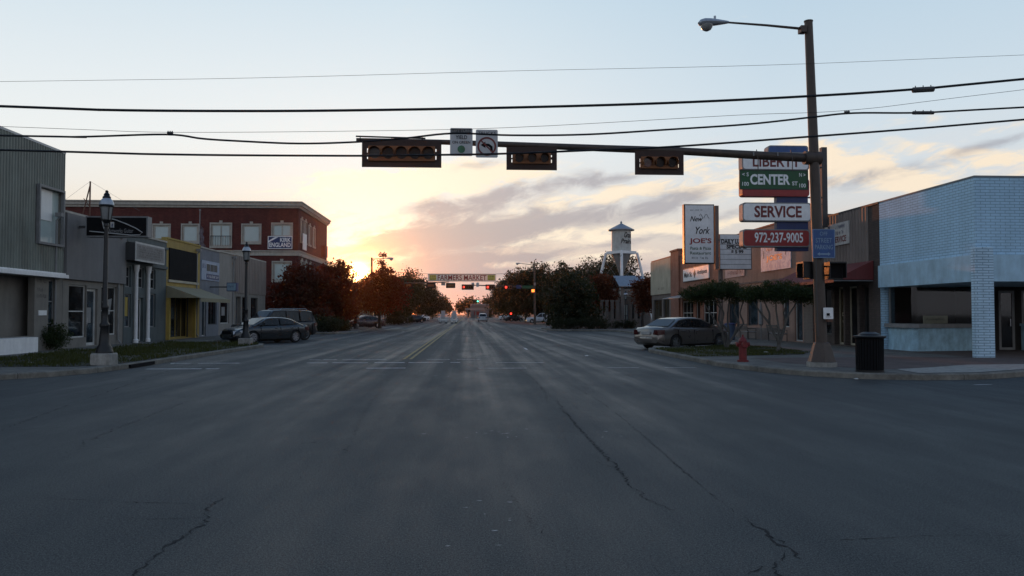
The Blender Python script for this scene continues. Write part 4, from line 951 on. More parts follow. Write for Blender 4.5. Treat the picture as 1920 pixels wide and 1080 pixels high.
# chimney pilaster and cream-fronted shop
y0, y1 = yr(1275), yr(1260)
m = MB(); RF.box(m, y0+.02, y1, .15, zr(1275, 469), -.9, .12); RF.box(m, y0-.06, y1+.06, zr(1275, 469)+.002, zr(1275, 469)+.14, -.98, .2)
tag(m.build('brick_pier', 'orangebrick', loc=RF.p(y0, .15)), 'tall red brick pier rising above the roofs beside the cream shop', 'pier')
y0, y1 = yr(1260)+.02, yr(1222); hC = zr(1222, 492)
o1 = [[y0+1, y0+3, .2, 2.9], [y0+3.6, y1-.7, .2, 2.9]]
t = shop('cream-panelled shop at the far end of the right row', RF, y0, y1, hC, o1, 'greybrick', cop='dred')
for i, o_ in enumerate(o1): opening(t, RF, ('door', 'window')[i], *o_, 2, 1, 'dgrey', 'warmglass')
m = MB(); RF.box(m, y0+.05, y1-.05, 3.35, hC-.03, .01, .12); m.build('front_panel', 'cream', t)
m = MB(); strokes(RF, y0+2.2, y0+4.6, 3.75, 3.95, .126, m, 1); m.build('mark', 'dgrey', t)

# ------------------------------------------------------------------ sign pylons
def cab(par, fr, a0, a1, z0, z1, th, mat, d=0, name='panel', edge='grey', rad=.12):
    # rounded-corner sign cabinet: returns nothing; a face sheet stands proud of the case
    def out(i):
        r = rad-i*.0; P = []
        for cx_, cz_, s0 in ((a1-i-r, z1-i-r, 0), (a0+i+r, z1-i-r, 90), (a0+i+r, z0+i+r, 180), (a1-i-r, z0+i+r, 270)):
            for k_ in range(4): q = R(s0+30*k_); P.append((cx_+r*math.cos(q), cz_+r*math.sin(q)))
        return P
    m_ = MB(); m_.extr([fr.p(a, z, d) for a, z in out(0)], -fr.n*th); o = m_.build(name, edge, par)
    m_ = MB(); m_.extr([fr.p(a, z, d+.006) for a, z in out(.05)], -fr.n*.006); m_.build('face', mat, o)
    return o
YS = 36.4; Fp = FY(YS)
def X(u, Y=YS): return PY(u, 500, Y).x
def Z(v, Y=YS, u=1450): return PY(u, v, Y).z
xp = X(1552); t = thing('pylon_sign', (xp, YS+.3, hT-.4), 'stacked red white and blue service sign panels on a dark rooftop mast', 'sign')
m = MB(); m.box(xp-.13, xp+.13, YS+.2, YS+.46, hT-.5, Z(273)); m.build('mast', 'dgrey', t)
x1 = X(1518)
for v in (283, 311, 368, 381): m = MB(); m.box(x1-.2, xp, YS+.28, YS+.36, Z(v)-.035, Z(v)+.035); m.build('rung', 'dgrey', t)
m = MB(); m.box(X(1459), X(1518), YS+.1, YS+.42, Z(470), Z(275)); m.build('spine', 'navy', t)
cab(t, Fp, X(1443), X(1519), Z(291), Z(272), .5, 'blue', -.05)
o = cab(t, Fp, X(1393), X(1519), Z(319), Z(285), .5, 'white', .02); text(o, Fp, 'LIBERTY', X(1413), X(1503), Z(313), Z(293), .032, 'dred', .02)
cab(t, Fp, X(1393), X(1519), Z(368), Z(335), .5, 'red', .02, edge='red')
o = cab(t, Fp, X(1393), X(1522), Z(415), Z(380), .5, 'white', .02); text(o, Fp, 'SERVICE', X(1415), X(1504), Z(408), Z(386), .032, 'dred', .03)
o = cab(t, Fp, X(1393), X(1519), Z(463), Z(430), .5, 'red', .02); text(o, Fp, '972-237-9005', X(1415), X(1506), Z(455), Z(436), .032, 'white', .02)
YJ = 45; Fj = FY(YJ); xm = X(1346, YJ)
t = thing('pylon_sign', (xm, YJ, .15), 'tall white restaurant sign with red name on a dark pole', 'sign')
m = MB(); m.box(X(1341, YJ)+.03, X(1349, YJ), YJ+.05, YJ+.3, Z(505, YJ), Z(386, YJ)); m.lathe([(.17, .15), (.17, .3), (.14, .32), (.13, Z(500, YJ))], (X(1355, YJ), YJ+.4, 0), 10); m.build('pole', pm('pole_tan', (.17, .13, .11), .7), t)
a_, b_, z_, w_ = X(1283, YJ), X(1340, YJ), Z(495, YJ), Z(384, YJ)
m = MB(); Fj.box(m, a_, b_, z_, w_, -.35, 0); m.build('cabinet', 'blackmetal', t)
m = MB(); Fj.box(m, a_+.07, b_-.05, z_+.06, w_-.06, .002, .012); m.build('face', 'white', t); w = b_-a_; hh = w_-z_
for s_, c0, c1, q0, q1, mt, bo, sh in (('New', .2, .62, .71, .80, 'black', .012, .35), ('York', .38, .85, .50, .62, 'black', .012, .35), ("JOE'S", .17, .90, .32, .43, 'red', .025, 0),
                                  ('Pasta & Pizza', .2, .88, .235, .285, 'green', .01, 0), ('Restaurant', .2, .88, .155, .205, 'green', .01, 0)):
    text(t, Fj, s_, a_+w*c0, a_+w*c1, z_+hh*q0, z_+hh*q1, .018, mt, bo, sh)
m = MB(); strokes(Fj, a_+w*.25, a_+w*.88, z_+hh*.08, z_+hh*.115, .018, m, 4); strokes(Fj, a_+w*.2, a_+w*.6, z_+hh*.89, z_+hh*.91, .018, m, 5); m.build('mark', 'dgrey', t)
m = MB(); P = [(a_+w*(.5+.33*i/8), z_+hh*(.80+.04*math.sin(i*1.4))) for i in range(9)]; m.tube([Fj.p(a, z, .02) for a, z in P], .012, 4); m.build('sketch_line', 'dgrey', t)
t = thing('letter_board', (X(1381, YJ), YJ+.3, Z(505, YJ)), 'white lunch special letter board hung on the restaurant sign pole', 'sign')
a_, b_, z_, w_ = X(1351, YJ), X(1412, YJ), Z(505, YJ), Z(439, YJ)
m = MB(); Fj.box(m, a_, b_, z_, w_, -.5, -.2); m.build('cabinet', 'dgrey', t)
m = MB(); Fj.box(m, a_+.04, b_-.04, z_+.03, w_-.03, -.198, -.19); m.build('face', 'white', t)
m = MB()
for i in range(1, 7): z = z_+(w_-z_)*i/7; Fj.box(m, a_+.04, b_-.04, z-.012, z+.012, -.189, -.18)
m.build('letter_rail', 'grey', t)
m = MB(); hh = w_-z_; w = b_-a_
for s_, c0, c1, q0, q1 in (('DAILY LUNCH', .06, .96, .73, .86), ('SPECIAL', .22, .84, .59, .70), ('$ 5 99', .36, .74, .44, .55)): text(t, Fj, s_, a_+w*c0, a_+w*c1, z_+hh*q0, z_+hh*q1, -.176, None, .035, mb=m)
m.build('lettering', 'black', t)
m = MB(); Fj.box(m, a_-.15, a_, Z(450, YJ)-.04, Z(450, YJ)+.04, -.4, -.3); m.build('bracket', 'dgrey', t)

# ------------------------------------------------------------------ water tower, pavilion, kiosk
YT = 110; p = PY(1165, 470, YT); Rt = (PY(1183, 450, YT).x-PY(1147, 450, YT).x)/2; zz = lambda v: PY(1165, v, YT).z
t = thing('water_tower', (p.x, YT, 0), 'white wooden-style water tower with cone roof and black script on its tank', 'water tower')
m = MB(); m.lathe([(Rt, zz(471)), (Rt, zz(431))], (p.x, YT, 0), 40); m.build('tank', pm('tank_paint', (.48, .48, .44), .6, var=.2, scale=1.2), t, True)
m = MB(); m.lathe([(Rt*1.35, zz(432.5)), (Rt*1.36, zz(431)), (.12, zz(419)), (.1, zz(418))], (p.x, YT, 0), 24); m.lathe([(.1, zz(419)), (.16, zz(417)), (.05, zz(414.5))], (p.x, YT, 0), 8); m.build('roof', 'galv', t)
sqm = Rt*1.55; m = MB(); m.lathe([(sqm, zz(476.5)), (sqm, zz(471)-.02)], (p.x, YT, 0), 4, R(-12)); m.build('platform', 'white', t)
m = MB(); m.lathe([(.35, zz(512)), (Rt*.55, zz(496)), (Rt*.98, zz(477))], (p.x, YT, 0), 24); m.lathe([(.3, .2), (.3, zz(512))], (p.x, YT, 0), 12); m.build('funnel', 'grey', t, True)
for q in (0, 90, 180, 270):
    c, s_ = math.cos(R(q-10)), math.sin(R(q-10)); m = MB(); m.tube([(p.x+c*4.5, YT+s_*4.5, 0), (p.x+c*sqm*1.02, YT+s_*sqm*1.02, zz(474))], .2, 6); m.build('leg', 'white', t)
m = MB()
for i in range(4):
    q, q2 = R(-10+90*i), R(-10+90*(i+1)); r0 = sqm*1.4; m.tube([(p.x+math.cos(q)*r0, YT+math.sin(q)*r0, 6), (p.x+math.cos(q2)*sqm*1.3, YT+math.sin(q2)*sqm*1.3, zz(480))], .03, 4)
m.build('brace_rod', 'grey', t)
for dx in (-.95, .9):
    m = MB(); m.lathe([(.1, zz(471)-.02), (.12, zz(469)), (.05, zz(467))], (p.x+dx, YT-sqm*.45, 0), 8); m.build('floodlight', 'offwhite', t)
m = MB()
for s_, c0, c1, v0, v1 in (('Grand', .1, 1.25, 447, 437), ('Prairie', -.25, 1.2, 458, 449)):
    vs, fs = textmesh(s_, .02, .35); x0 = min(a[0] for a in vs); x1 = max(a[0] for a in vs); y0 = min(a[1] for a in vs); y1 = max(a[1] for a in vs); P = []
    for x, y in vs:
        q = c0+(c1-c0)*(x-x0)/(x1-x0); P.append((p.x+(Rt+.02)*math.sin(q), YT-(Rt+.02)*math.cos(q), zz(v0)+(zz(v1)-zz(v0))*(y-y0)/(y1-y0)))
    m.add(P, fs)
m.build('lettering', 'black', t)
# pavilion
YP = 84; pl, pr = PY(1150, 517, YP+1.6), PY(1204, 517, YP+1.6); zR = pl.z; zE = PY(1160, 536, YP-.4).z
t = thing('pavilion', (16.5, YP, .15), 'small open pavilion with pale metal roof on brick posts under the water tower', 'pavilion')
m = MB(); m.extr([(pl.x, YP+1.6, zR), (pr.x, YP+1.6, zR), (pr.x, YP-.4, zE), (pl.x+.25, YP-.4, zE)], (0, 0, -.08)); m.extr([(pl.x, YP+1.605, zR), (pr.x, YP+1.605, zR), (pr.x, YP+3.6, zE), (pl.x+.25, YP+3.6, zE)], (0, 0, -.08)); m.build('roof', 'galv', t)
m = MB(); m.extr([(pl.x+.5, YP-.1, zE-.1), (pl.x+.5, YP+3.3, zE-.1), (pl.x+.5, YP+1.6, zR-.2)], (.1, 0, 0)); m.build('gable', 'dgrey', t)
for x in (pl.x+.7, pr.x-.4):
    for y in (YP+.1, YP+3.1):
        m = MB(); m.box(x-.17, x+.17, y-.17, y+.17, 1.1, zE-.02); m.box(x-.3, x+.3, y-.3, y+.3, .15, 1.1); m.build('post', 'greybrick', t)
# kiosk building
YK = 88.5; Fk = FY(YK); xa, xb = PY(1140, 600, YK).x, PY(1218, 600, YK).x
t = thing('kiosk_building', (xa, YK, .15), 'low tan plaza building with square windows behind the pavilion', 'building'); hK = PY(1180, 556, YK).z
hs = [[PY(a, 600, YK).x, PY(b, 600, YK).x, z0, z1] for a, b, z0, z1 in ((1151, 1156, .2, 2.6), (1169, 1178, .2, 2.7), (1185, 1201, .9, 2.7))]
m = MB(); holed(m, Fk, xa, xb, .15, hK, hs, .2); shell(m, Fk, xa, xb, .15, hK, 6); m.build('wall', 'greybrick', t)
opening(t, Fk, 'window', *hs[0]); opening(t, Fk, 'door', *hs[1], 1, 2, 'navy', 'glassw'); opening(t, Fk, 'window', *hs[2], 2, 2, 'dgrey')
m = MB(); Fk.box(m, xa-.1, xb+.1, hK+.002, hK+.15, -.4, .12); m.build('coping', 'trimc', t)
for i, u in enumerate((1128, 1138, 1148, 1158)):
    p = PY(u, 600, 82); m = MB(); m.box(p.x-.28, p.x+.28, 81.7, 82.3, .15, 1.0); m.box(p.x-.14, p.x+.14, 81.86, 82.14, 1.0, 2.9); m.box(p.x-.2, p.x+.2, 81.8, 82.2, 2.9, 3.05)
    tag(m.build('plaza_column', 'greybrick', loc=(p.x, 82, .15)), 'slim tan brick column on a square base at the plaza edge', 'column', 'brick columns at the plaza edge')
# buildings beyond the left trees and at the end of the street
for i, (y0, y1, h, mt, lb) in enumerate(((120, 142, 6.2, 'lightst', 'pale stucco shop glimpsed behind the left trees'), (142.1, 170, 5.2, 'offwhite', 'white-fronted low shop far down the left side'), (170.1, 200, 7, 'orangebrick', 'brick shop far down the left side behind the trees'))):
    ho = [[y0+1.5+k_*(y1-y0)/5, y0+(k_+1)*(y1-y0)/5-.2, .8, 2.9] for k_ in range(5)]
    t = shop(lb, LF, y0, y1, h, ho, mt)
    for o_ in ho: opening(t, LF, 'window', *o_, 2, 1, 'offwhite', 'glassw')
for i, (y0, y1, h, mt, lb) in enumerate(((122, 150, 5.5, 'greybrick', 'grey brick shop hidden among the right-hand trees'), (150.1, 185, 6, 'cream', 'cream shop far down the right side behind the trees'))):
    ho = [[y0+1.5+k_*(y1-y0)/5, y0+(k_+1)*(y1-y0)/5-.2, .8, 2.9] for k_ in range(5)]
    t = shop(lb, RF, y0, y1, h, ho, mt)
    for o_ in ho: opening(t, RF, 'window', *o_, 2, 1, 'dgrey', 'glassw')
YG = 300; t = thing('canopy_station', (2, YG, 0), 'flat-canopied low station building closing the far end of the street', 'building')
a_, b_ = PY(872, 575, YG), PY(928, 575, YG)
m = MB(); m.box(a_.x, b_.x, YG, YG+9, PY(900, 581, YG).z, PY(900, 578, YG).z); m.box(a_.x+2, b_.x-2, YG+12, YG+20, PY(900, 571, YG).z-.2, PY(900, 569, YG).z); m.build('canopy', 'grey', t)
m = MB()
for k_ in range(4): x = a_.x+.8+k_*(b_.x-a_.x-1.6)/3; m.box(x-.25, x+.25, YG+3, YG+3.5, 0, PY(900, 581, YG).z)
m.build('column', 'grey', t)
m = MB(); m.box(a_.x+2, b_.x-2, YG+13, YG+24, 0, PY(900, 571, YG).z-.2); m.build('wall', 'stucco', t)
m = MB(); m.box(a_.x+3.5, a_.x+5.5, YG+12.8, YG+12.98, 1.2, 2.6); m.build('red_panel', 'red', t)
# ------------------------------------------------------------------ vegetation
def crown(blobs, n, size, seed, flat=0, clump=.16):
    q = np.random.default_rng(seed); B = np.array(blobs, float); wgt = (B[:, 3]*B[:, 4]*B[:, 5])**.75; wgt /= wgt.sum()
    C = []; per = 26; nc = max(3, n//per)
    ix = q.choice(len(B), nc, p=wgt); d = q.normal(size=(nc, 3)); d /= np.linalg.norm(d, axis=1)[:, None]
    r = q.uniform(.0, 1, nc)**.42*q.uniform(.86, 1.10, nc); c = B[ix, :3]+d*r[:, None]*B[ix, 3:6]
    sc = (B[ix, 3:6].mean(1)*clump+size*.6)
    out = q.random(nc) < .14; c = np.where(out[:, None], B[ix, :3]+d*B[ix, 3:6]*q.uniform(1.08, 1.28, nc)[:, None], c); sc = np.where(out, sc*.55, sc)
    P = np.repeat(c, per, 0)+q.normal(size=(nc*per, 3))*np.repeat(sc, per)[:, None]*np.array([1, 1, .75])
    N = len(P); a = q.normal(size=(N, 3)); a /= np.linalg.norm(a, axis=1)[:, None]; b = q.normal(size=(N, 3)); b -= (a*b).sum(1)[:, None]*a; b /= np.linalg.norm(b, axis=1)[:, None]
    s = size*q.uniform(.55, 1.25, N)[:, None]
    V = np.stack([P-a*s*.5, P+b*s*.32, P+a*s*.6, P-b*s*.32], 1).reshape(-1, 3)
    return V, N
def quadmesh(name, V, N, mat):
    me = bpy.data.meshes.new(name); me.vertices.add(len(V)); me.vertices.foreach_set('co', V.astype(np.float32).ravel())
    me.loops.add(4*N); me.loops.foreach_set('vertex_index', np.arange(4*N, dtype=np.int32)); me.polygons.add(N)
    me.polygons.foreach_set('loop_start', np.arange(0, 4*N, 4, dtype=np.int32)); me.polygons.foreach_set('loop_total', np.full(N, 4, dtype=np.int32))
    me.materials.append(M[mat]); me.update(); me.validate(); return me
def limbs(h, r0, tips, seed, base=(0, 0)):
    q = random.Random(seed); m = MB(); m.tube([(base[0], base[1], -.05), (base[0]+q.uniform(-.1, .1), base[1], h*.5), (base[0]+q.uniform(-.15, .15), base[1]+q.uniform(-.1, .1), h)], [r0*1.25, r0*.9, r0*.75], 8)
    for tx, ty, tz in tips:
        a = Vector((base[0], base[1], h*q.uniform(.8, .98))); b = Vector((tx, ty, tz)); mid = a.lerp(b, .5)+Vector((q.uniform(-.2, .2), q.uniform(-.2, .2), q.uniform(0, .3)))
        m.tube([a, mid, b], [r0*.55, r0*.35, r0*.1], 6)
    return m
def tree(x, y, blobs, n, size, seed, label, mat='leaf', th=None, tr=.16, group='street trees', name='tree', bark='bark', z=.15, core=True):
    t = thing(name, (x, y, z), label, 'tree', group)
    V, N = crown(blobs, int(n*1.15), size*1.4, seed); o = bpy.data.objects.new('crown', quadmesh('crown', V, N, mat)); COL.objects.link(o); o.parent = t
    zlo = min(b[2]-b[5] for b in blobs); th = th or max(zlo+.4, .8)
    limbs(th, tr, [(b[0]*.8, b[1]*.8, b[2]+b[5]*.2) for b in blobs], seed).build('trunk', bark, t, True, local=True)
    return t
def blobset(r, zc, rz, seed, k=7, spread=.5):
    q = random.Random(seed); out = [(0, 0, zc, r*.72, r*.72, rz*.8)]
    for i in range(k):
        a = 2*math.pi*i/k+q.uniform(-.3, .3); out.append((r*spread*math.cos(a), r*spread*math.sin(a), zc+rz*q.uniform(-.55, .5), r*q.uniform(.36, .55), r*q.uniform(.36, .55), rz*q.uniform(.35, .5)))
    out.append((q.uniform(-.2, .2)*r, q.uniform(-.2, .2)*r, zc+rz*.62, r*.36, r*.36, rz*.4)); return out
# left side, from near to far
tree(-14.8, 72.5, blobset(2.9, 3.4, 2.5, 1)+[(-1.2, -2, 1.6, 1.6, 1.3, 1.3), (1.2, -2.2, 1.5, 1.5, 1.3, 1.3)], 15000, .2, 1, 'dark round tree against the side of the brick building', 'leafflare')
tree(-12.55, 76, [(0, 0, 3.2, 2.2, 2.1, 2.4), (-.3, 0, 5.0, 1.25, 1.2, 1.0), (.45, 0, 5.3, .95, .95, .9), (-.8, 0, 5.1, .7, .7, .8), (.1, .2, 6.0, .55, .5, .5), (-.6, .1, 5.9, .35, .35, .5), (-.9, -1, 1.6, 1.5, 1.2, 1.2), (.9, -1, 1.7, 1.3, 1.2, 1.2)], 13000, .17, 2, 'round-headed dark tree just left of the setting sun', 'leafflare')
tree(-9.3, 84, [(0, 0, 3.5, 2.5, 2.2, 1.6), (-1.0, 0, 3.8, 1.2, 1.1, .9), (1.2, 0, 3.7, 1.4, 1.2, 1.1), (.5, 0, 4.7, 1.1, 1.0, .8), (.0, 0, 5.2, .8, .7, .7), (.55, 0, 5.7, .7, .6, .6), (.3, 0, 6.4, .38, .38, .5), (.1, 0, 6.9, .28, .28, .4), (.25, .1, 7.5, .2, .2, .4), (-.7, 0, 5.3, .5, .4, .35), (1.5, 0, 5.0, .55, .5, .4), (-1.3, .1, 4.6, .5, .4, .3), (.95, 0, 6.2, .4, .35, .25), (1.9, 0, 4.4, .5, .5, .4)], 12500, .17, 3, 'ragged spire-topped tree just right of the setting sun', 'leafflare')
tree(-11.3, 81, [(0, 0, 3.0, 1.9, 1.6, 1.2), (-1, 0, 2.5, 1.3, 1.2, 1.0), (1, 0, 2.9, 1.3, 1.2, .9)], 9000, .18, 31, 'low dense tree filling the gap beneath the sun', 'leafflare')
spots = [(-11.2, 121, 3.0, 3.7, 2.9), (-14.2, 122, 3.2, 4.2, 3.2), (-12.8, 136, 3.6, 4.5, 3.6), (-12.4, 150, 4.0, 5.2, 4.2), (-12.4, 166, 4.2, 6.2, 5.2), (-11.4, 186, 4.2, 5.0, 4.6), (-10.6, 212, 4.2, 4.6, 4.2), (-11.2, 245, 5.0, 5.0, 4.6)]
wd = ['leafy tree at the far left corner of the next crossing', 'taller tree behind the far left corner', 'third dark tree beyond the next crossing, left side', 'fourth dark tree down the left side', 'tall rounded dark tree under the left end of the market banner', 'dark tree sloping down towards the road, left side', 'small far tree near the barricades', 'farthest dark tree of the left row']
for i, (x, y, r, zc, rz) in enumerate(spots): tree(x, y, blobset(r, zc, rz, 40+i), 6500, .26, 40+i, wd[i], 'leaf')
# right side
tree(10.3, 81, blobset(2.55, 3.1, 2.3, 60)+[(-1.3, -1.6, 1.4, 1.4, 1.2, 1.2), (1.3, -1.6, 1.4, 1.4, 1.2, 1.2)], 14000, .2, 60, 'broad dark tree standing over the low hedge, right side')
spots = [(13.4, 95, 2.9, 3.8, 3.1, 'dark tree behind the hedge tree, right side'), (14.6, 124, 4.0, 5.6, 3.4, 'dark tree beside the far signal pole'), (10.4, 147, 4.2, 5.4, 4.6, 'tall dark tree right of the market banner'), (13.2, 150, 4.8, 6.0, 5.0, 'large dark tree right of the banner'), (9.6, 166, 4.2, 5.4, 4.6, 'dark tree nearest the road right of the red signals'),
         (10.0, 200, 5.0, 5.2, 4.6, 'dark tree leaning towards the road, right side'), (10.5, 245, 5.4, 5.0, 4.6, 'farthest dark tree of the right row'), (19.0, 146, 5.2, 5.6, 4.6, 'big dark tree left of the water tower'), (24.8, 158, 5.8, 7.0, 5.2, 'tall rounded tree just behind the left tower leg'), (29.5, 162, 5.6, 8.0, 5.6, 'tallest tree behind the water tower'), (37.5, 166, 5.0, 5.6, 4.0, 'dark tree showing between the tower legs'), (44, 168, 5.5, 4.8, 3.4, 'dark tree right of the water tower')]
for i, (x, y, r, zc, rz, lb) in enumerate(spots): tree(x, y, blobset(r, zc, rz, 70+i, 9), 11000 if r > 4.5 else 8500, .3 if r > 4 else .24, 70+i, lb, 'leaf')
p = PY(1131, 560, 86); tree(p.x, 86, [(0, 0, 3.9, 1.35, 1.2, 1.7), (-.4, 0, 5.0, .8, .8, .8), (.5, 0, 3.0, .9, .9, 1.1), (-.8, 0, 2.7, .7, .7, 1)], 6000, .15, 90, 'small russet autumn tree left of the pavilion', 'leafred', 1.5, .08)
p = PY(1207, 560, 77); tree(p.x, 77, [(0, 0, 3.2, 1.0, 1.0, 1.3), (-.3, 0, 4.3, .7, .6, .7), (.4, 0, 4.4, .4, .4, .8), (-.9, 0, 4.2, .35, .3, .3), (.3, 0, 2.4, .8, .7, .9)], 4200, .14, 91, 'small dark red tree in front of the pavilion roof', 'leafred', 1.6, .07)
# far hazy tree belt at the end of the street: separate trees
for i in range(13):
    x = -66+i*11.0+rr.uniform(-2, 2); r = rr.uniform(5.5, 7.5); zc = rr.uniform(4.2, 6.2)
    tree(x, 390+rr.uniform(-20, 20), blobset(r, zc, zc*.85, 120+i), 2600, .7, 120+i, 'distant dark tree in the belt closing the end of the street', 'leaf', group='distant trees at the end of the street', tr=.3, z=0)
# shrubs and hedges
def shrub(x, y, r, h, n, size, seed, label, mat='leaf', cat='shrub', name='shrub', group=None, z=.15):
    t = thing(name, (x, y, z), label, cat, group)
    bl = [(0, 0, h*.5, r*.75, r*.75, h*.5)]+[(r*.5*math.cos(a), r*.5*math.sin(a), h*.45, r*.5, r*.5, h*.42) for a in (0, 1.3, 2.6, 3.9, 5.2)]
    V, N = crown(bl, n, size, seed); o = bpy.data.objects.new('foliage', quadmesh('foliage', V, N, mat)); COL.objects.link(o); o.parent = t
    m = MB()
    for k in range(4): a = k*1.6; m.tube([(0, 0, -.02), (r*.4*math.cos(a), r*.4*math.sin(a), h*.6)], [.03, .012], 5)
    m.build('stem', 'bark', t, local=True); return t
p = G(92, 656, .15); shrub(p.x, p.y, .75, 1.15, 5200, .07, 200, 'dark leafy shrub against the metal-clad building', 'shear')
p = G(345, 640, .15)
for i, (x, y, r, h) in enumerate(((-11.6, 66.3, 1.2, 1.3), (-11.2, 69.8, 1.0, 1.1), (-13.6, 67.2, 1.3, 1.6), (-12.4, 73.4, 1.0, 1.1))): shrub(x, y, r, h, 4200, .12, 210+i, ['low rounded shrub nearest the parked SUV', 'low shrub at the kerb edge under the round-headed tree', 'widest shrub against the pavement under the left trees', 'farthest of the low shrubs under the left trees'][i], group='low shrubs under the left trees')
for i in range(6): shrub(-10.6-rr.random(), 120+i*9, 1.5, 1.2, 1500, .18, 220+i, 'low dark shrub along the far left kerb', group='shrubs along the far left kerb')
def hedge(x0, x1, y, h, d, n, seed, label):
    t = thing('hedge', ((x0+x1)/2, y, .15), label, 'hedge'); k = int((x1-x0)/.55); L = (x1-x0)
    bl = [(-L/2+.3+i*(L-.6)/(k-1), 0, h*.5, .55, d, h*.5) for i in range(k)]
    V, N = crown(bl, n, .1, seed); o = bpy.data.objects.new('foliage', quadmesh('foliage', V, N, 'leaf')); COL.objects.link(o); o.parent = t
    m = MB()
    for i in range(k): m.tube([(bl[i][0], 0, -.02), (bl[i][0]+.05, 0, h*.6)], .025, 5)
    m.build('stem', 'bark', t, local=True)
hedge(8.1, 13.4, 77.2, 1.05, .9, 9000, 230, 'long low clipped hedge around the right-hand kerb island')
hedge(14.3, 16.6, 79.5, .8, .5, 3000, 231, 'short low hedge in front of the plaza columns')
p = G(1185, 617, .15)
# two clipped multi-stem trees near the silver car
def clipped(x, y, w, z0, z1, stems, seed, label, dx=0):
    t = thing('clipped_tree', (x, y, .15), label, 'tree', 'clipped trees on the right verge'); q = random.Random(seed)
    bl = []; k = int(w/.42)
    for i in range(k):
        e = abs(i-(k-1)/2)/((k-1)/2); xx = dx-w/2+.3+i*(w-.6)/(k-1)
        bl += [(xx, q.uniform(-.1, .1), (z0+z1)/2+q.uniform(-.04, .1)-.15*e*e, .42, .85*(1-.35*e*e), (z1-z0)/2*(1-.25*e*e))]
    V, N = crown(bl, 15000, .068, seed, clump=.12); o = bpy.data.objects.new('crown', quadmesh('crown', V, N, 'shear')); COL.objects.link(o); o.parent = t
    m = MB()
    for s_ in stems:
        P = [Vector((a, q.uniform(-.04, .04)+b*.3, c)) for a, b, c in s_]; n = len(P); pts = [P[0]]
        for a, b in zip(P, P[1:]):
            for j in range(1, 4): pts.append(a.lerp(b, j/3)+Vector((q.uniform(-.02, .02), q.uniform(-.02, .02), 0)))
        m.tube(pts, [.055-.035*i/(len(pts)-1) for i in range(len(pts))], 7)
    m.build('trunk', 'barkgrey', t, True, local=True)
clipped(10.85, 33.3, 3.0, 1.95, 2.75, [[(0, 0, -.05), (-.15, 0, .6), (-.6, .5, 1.4), (-1.0, .6, 2.2)], [(.05, 0, -.05), (.1, 0, .7), (.0, -.3, 1.5), (.1, -.4, 2.3)], [(-.05, 0, -.05), (.35, 0, .6), (.75, .3, 1.05), (.62, .4, 1.5), (.85, .4, 2.2)],
         [(.0, .1, -.05), (-.3, -.4, .9), (-.15, -.6, 1.5), (-.5, -.6, 2.2)], [(.35, 0, .6), (.5, -.3, 1.1), (.3, -.3, 1.6), (.45, -.2, 2.2)], [(.1, 0, .7), (-.35, .2, 1.2), (-.25, .2, 1.7), (-.7, 0, 2.2)]], 301, 'clipped flat-topped tree with twisting stems beside the silver car', -.35)
clipped(11.75, 30.0, 2.75, 1.95, 2.65, [[(0, 0, -.05), (.02, 0, .8), (-.05, 0, 1.6), (-.1, .2, 2.2)], [(.02, 0, .1), (.2, 0, .8), (.45, -.2, 1.5), (.95, -.2, 2.2)], [(0, 0, .5), (-.3, .2, 1.1), (-.7, .3, 1.6), (-1.0, .3, 2.2)], [(.1, 0, .4), (.35, .4, 1.0), (.3, .5, 1.5), (.55, .5, 2.2)],
         [(-.3, .2, 1.1), (-.35, -.2, 1.5), (-.55, -.2, 2.1)]], 302, 'clipped flat-topped tree with a slim forked trunk behind the red hydrant', .1)

# ------------------------------------------------------------------ lamps
def acorn(x, y, label, hh=4.6, plinth=True, lit=False, z=.15):
    t = thing('street_lamp', (x, y, z), label, 'street lamp', 'black post lamps with glass lanterns'); b = .34 if plinth else 0
    if plinth:
        m = MB(); m.lathe([(.38, -.02), (.38, .30), (.35, .335)], (0, 0, 0), 4, R(45)); m.build('plinth', 'concrete', t, local=True)
    m = MB(); m.lathe([(.24, b), (.24, b+.05), (.21, b+.09), (.21, b+.15), (.15, b+.24), (.13, b+.5), (.115, b+.72), (.135, b+.76), (.135, b+.82), (.09, b+.88), (.085, b+1.25), (.10, b+1.28), (.10, b+1.34), (.07, b+1.4), (.052, hh-.95), (.075, hh-.93), (.075, hh-.88), (.06, hh-.84), (.12, hh-.78), (.13, hh-.74)], (0, 0, 0), 14)
    m.build('post', 'blackmetal', t, True, local=True)
    m = MB(); m.lathe([(.09, hh-.74), (.115, hh-.7), (.145, hh-.42), (.172, hh-.34)], (0, 0, 0), 14); m.build('lantern', 'lampglass' if not lit else 'litglass', t, True, local=True)
    m = MB()
    for k in range(4): a = R(45+90*k); m.tube([(.13*math.cos(a), .13*math.sin(a), hh-.74), (.185*math.cos(a), .185*math.sin(a), hh-.34)], .012, 4)
    m.lathe([(.195, hh-.37), (.205, hh-.335), (.195, hh-.31)], (0, 0, 0), 18); m.build('cage', 'blackmetal', t, local=True)
    m = MB(); m.lathe([(.197, hh-.308), (.186, hh-.24), (.148, hh-.165), (.105, hh-.12)], (0, 0, 0), 20); m.build('hood', 'hoodpaint', t, True, local=True)
    m = MB(); m.lathe([(.11, hh-.118), (.115, hh-.09), (.075, hh-.03), (.085, hh-.01), (.04, hh+.05), (.045, hh+.09), (.01, hh+.12)], (0, 0, 0), 12); m.build('finial', 'blackmetal', t, True, local=True)
    return t
M['lampglass'] = pm('lamp_glass', (.30, .31, .30), .15, spec=.8); M['hoodpaint'] = pm('lamp_hood', (.42, .46, .50), .3, .2); M['litglass'] = emis('lit_glass', (1, .62, .25), 6)
p = G(195, 684, .15); acorn(p.x, p.y, 'black lamp post on a concrete plinth in front of the stucco guitar shop', 1.6-.15+(589-369)/F*p.y)
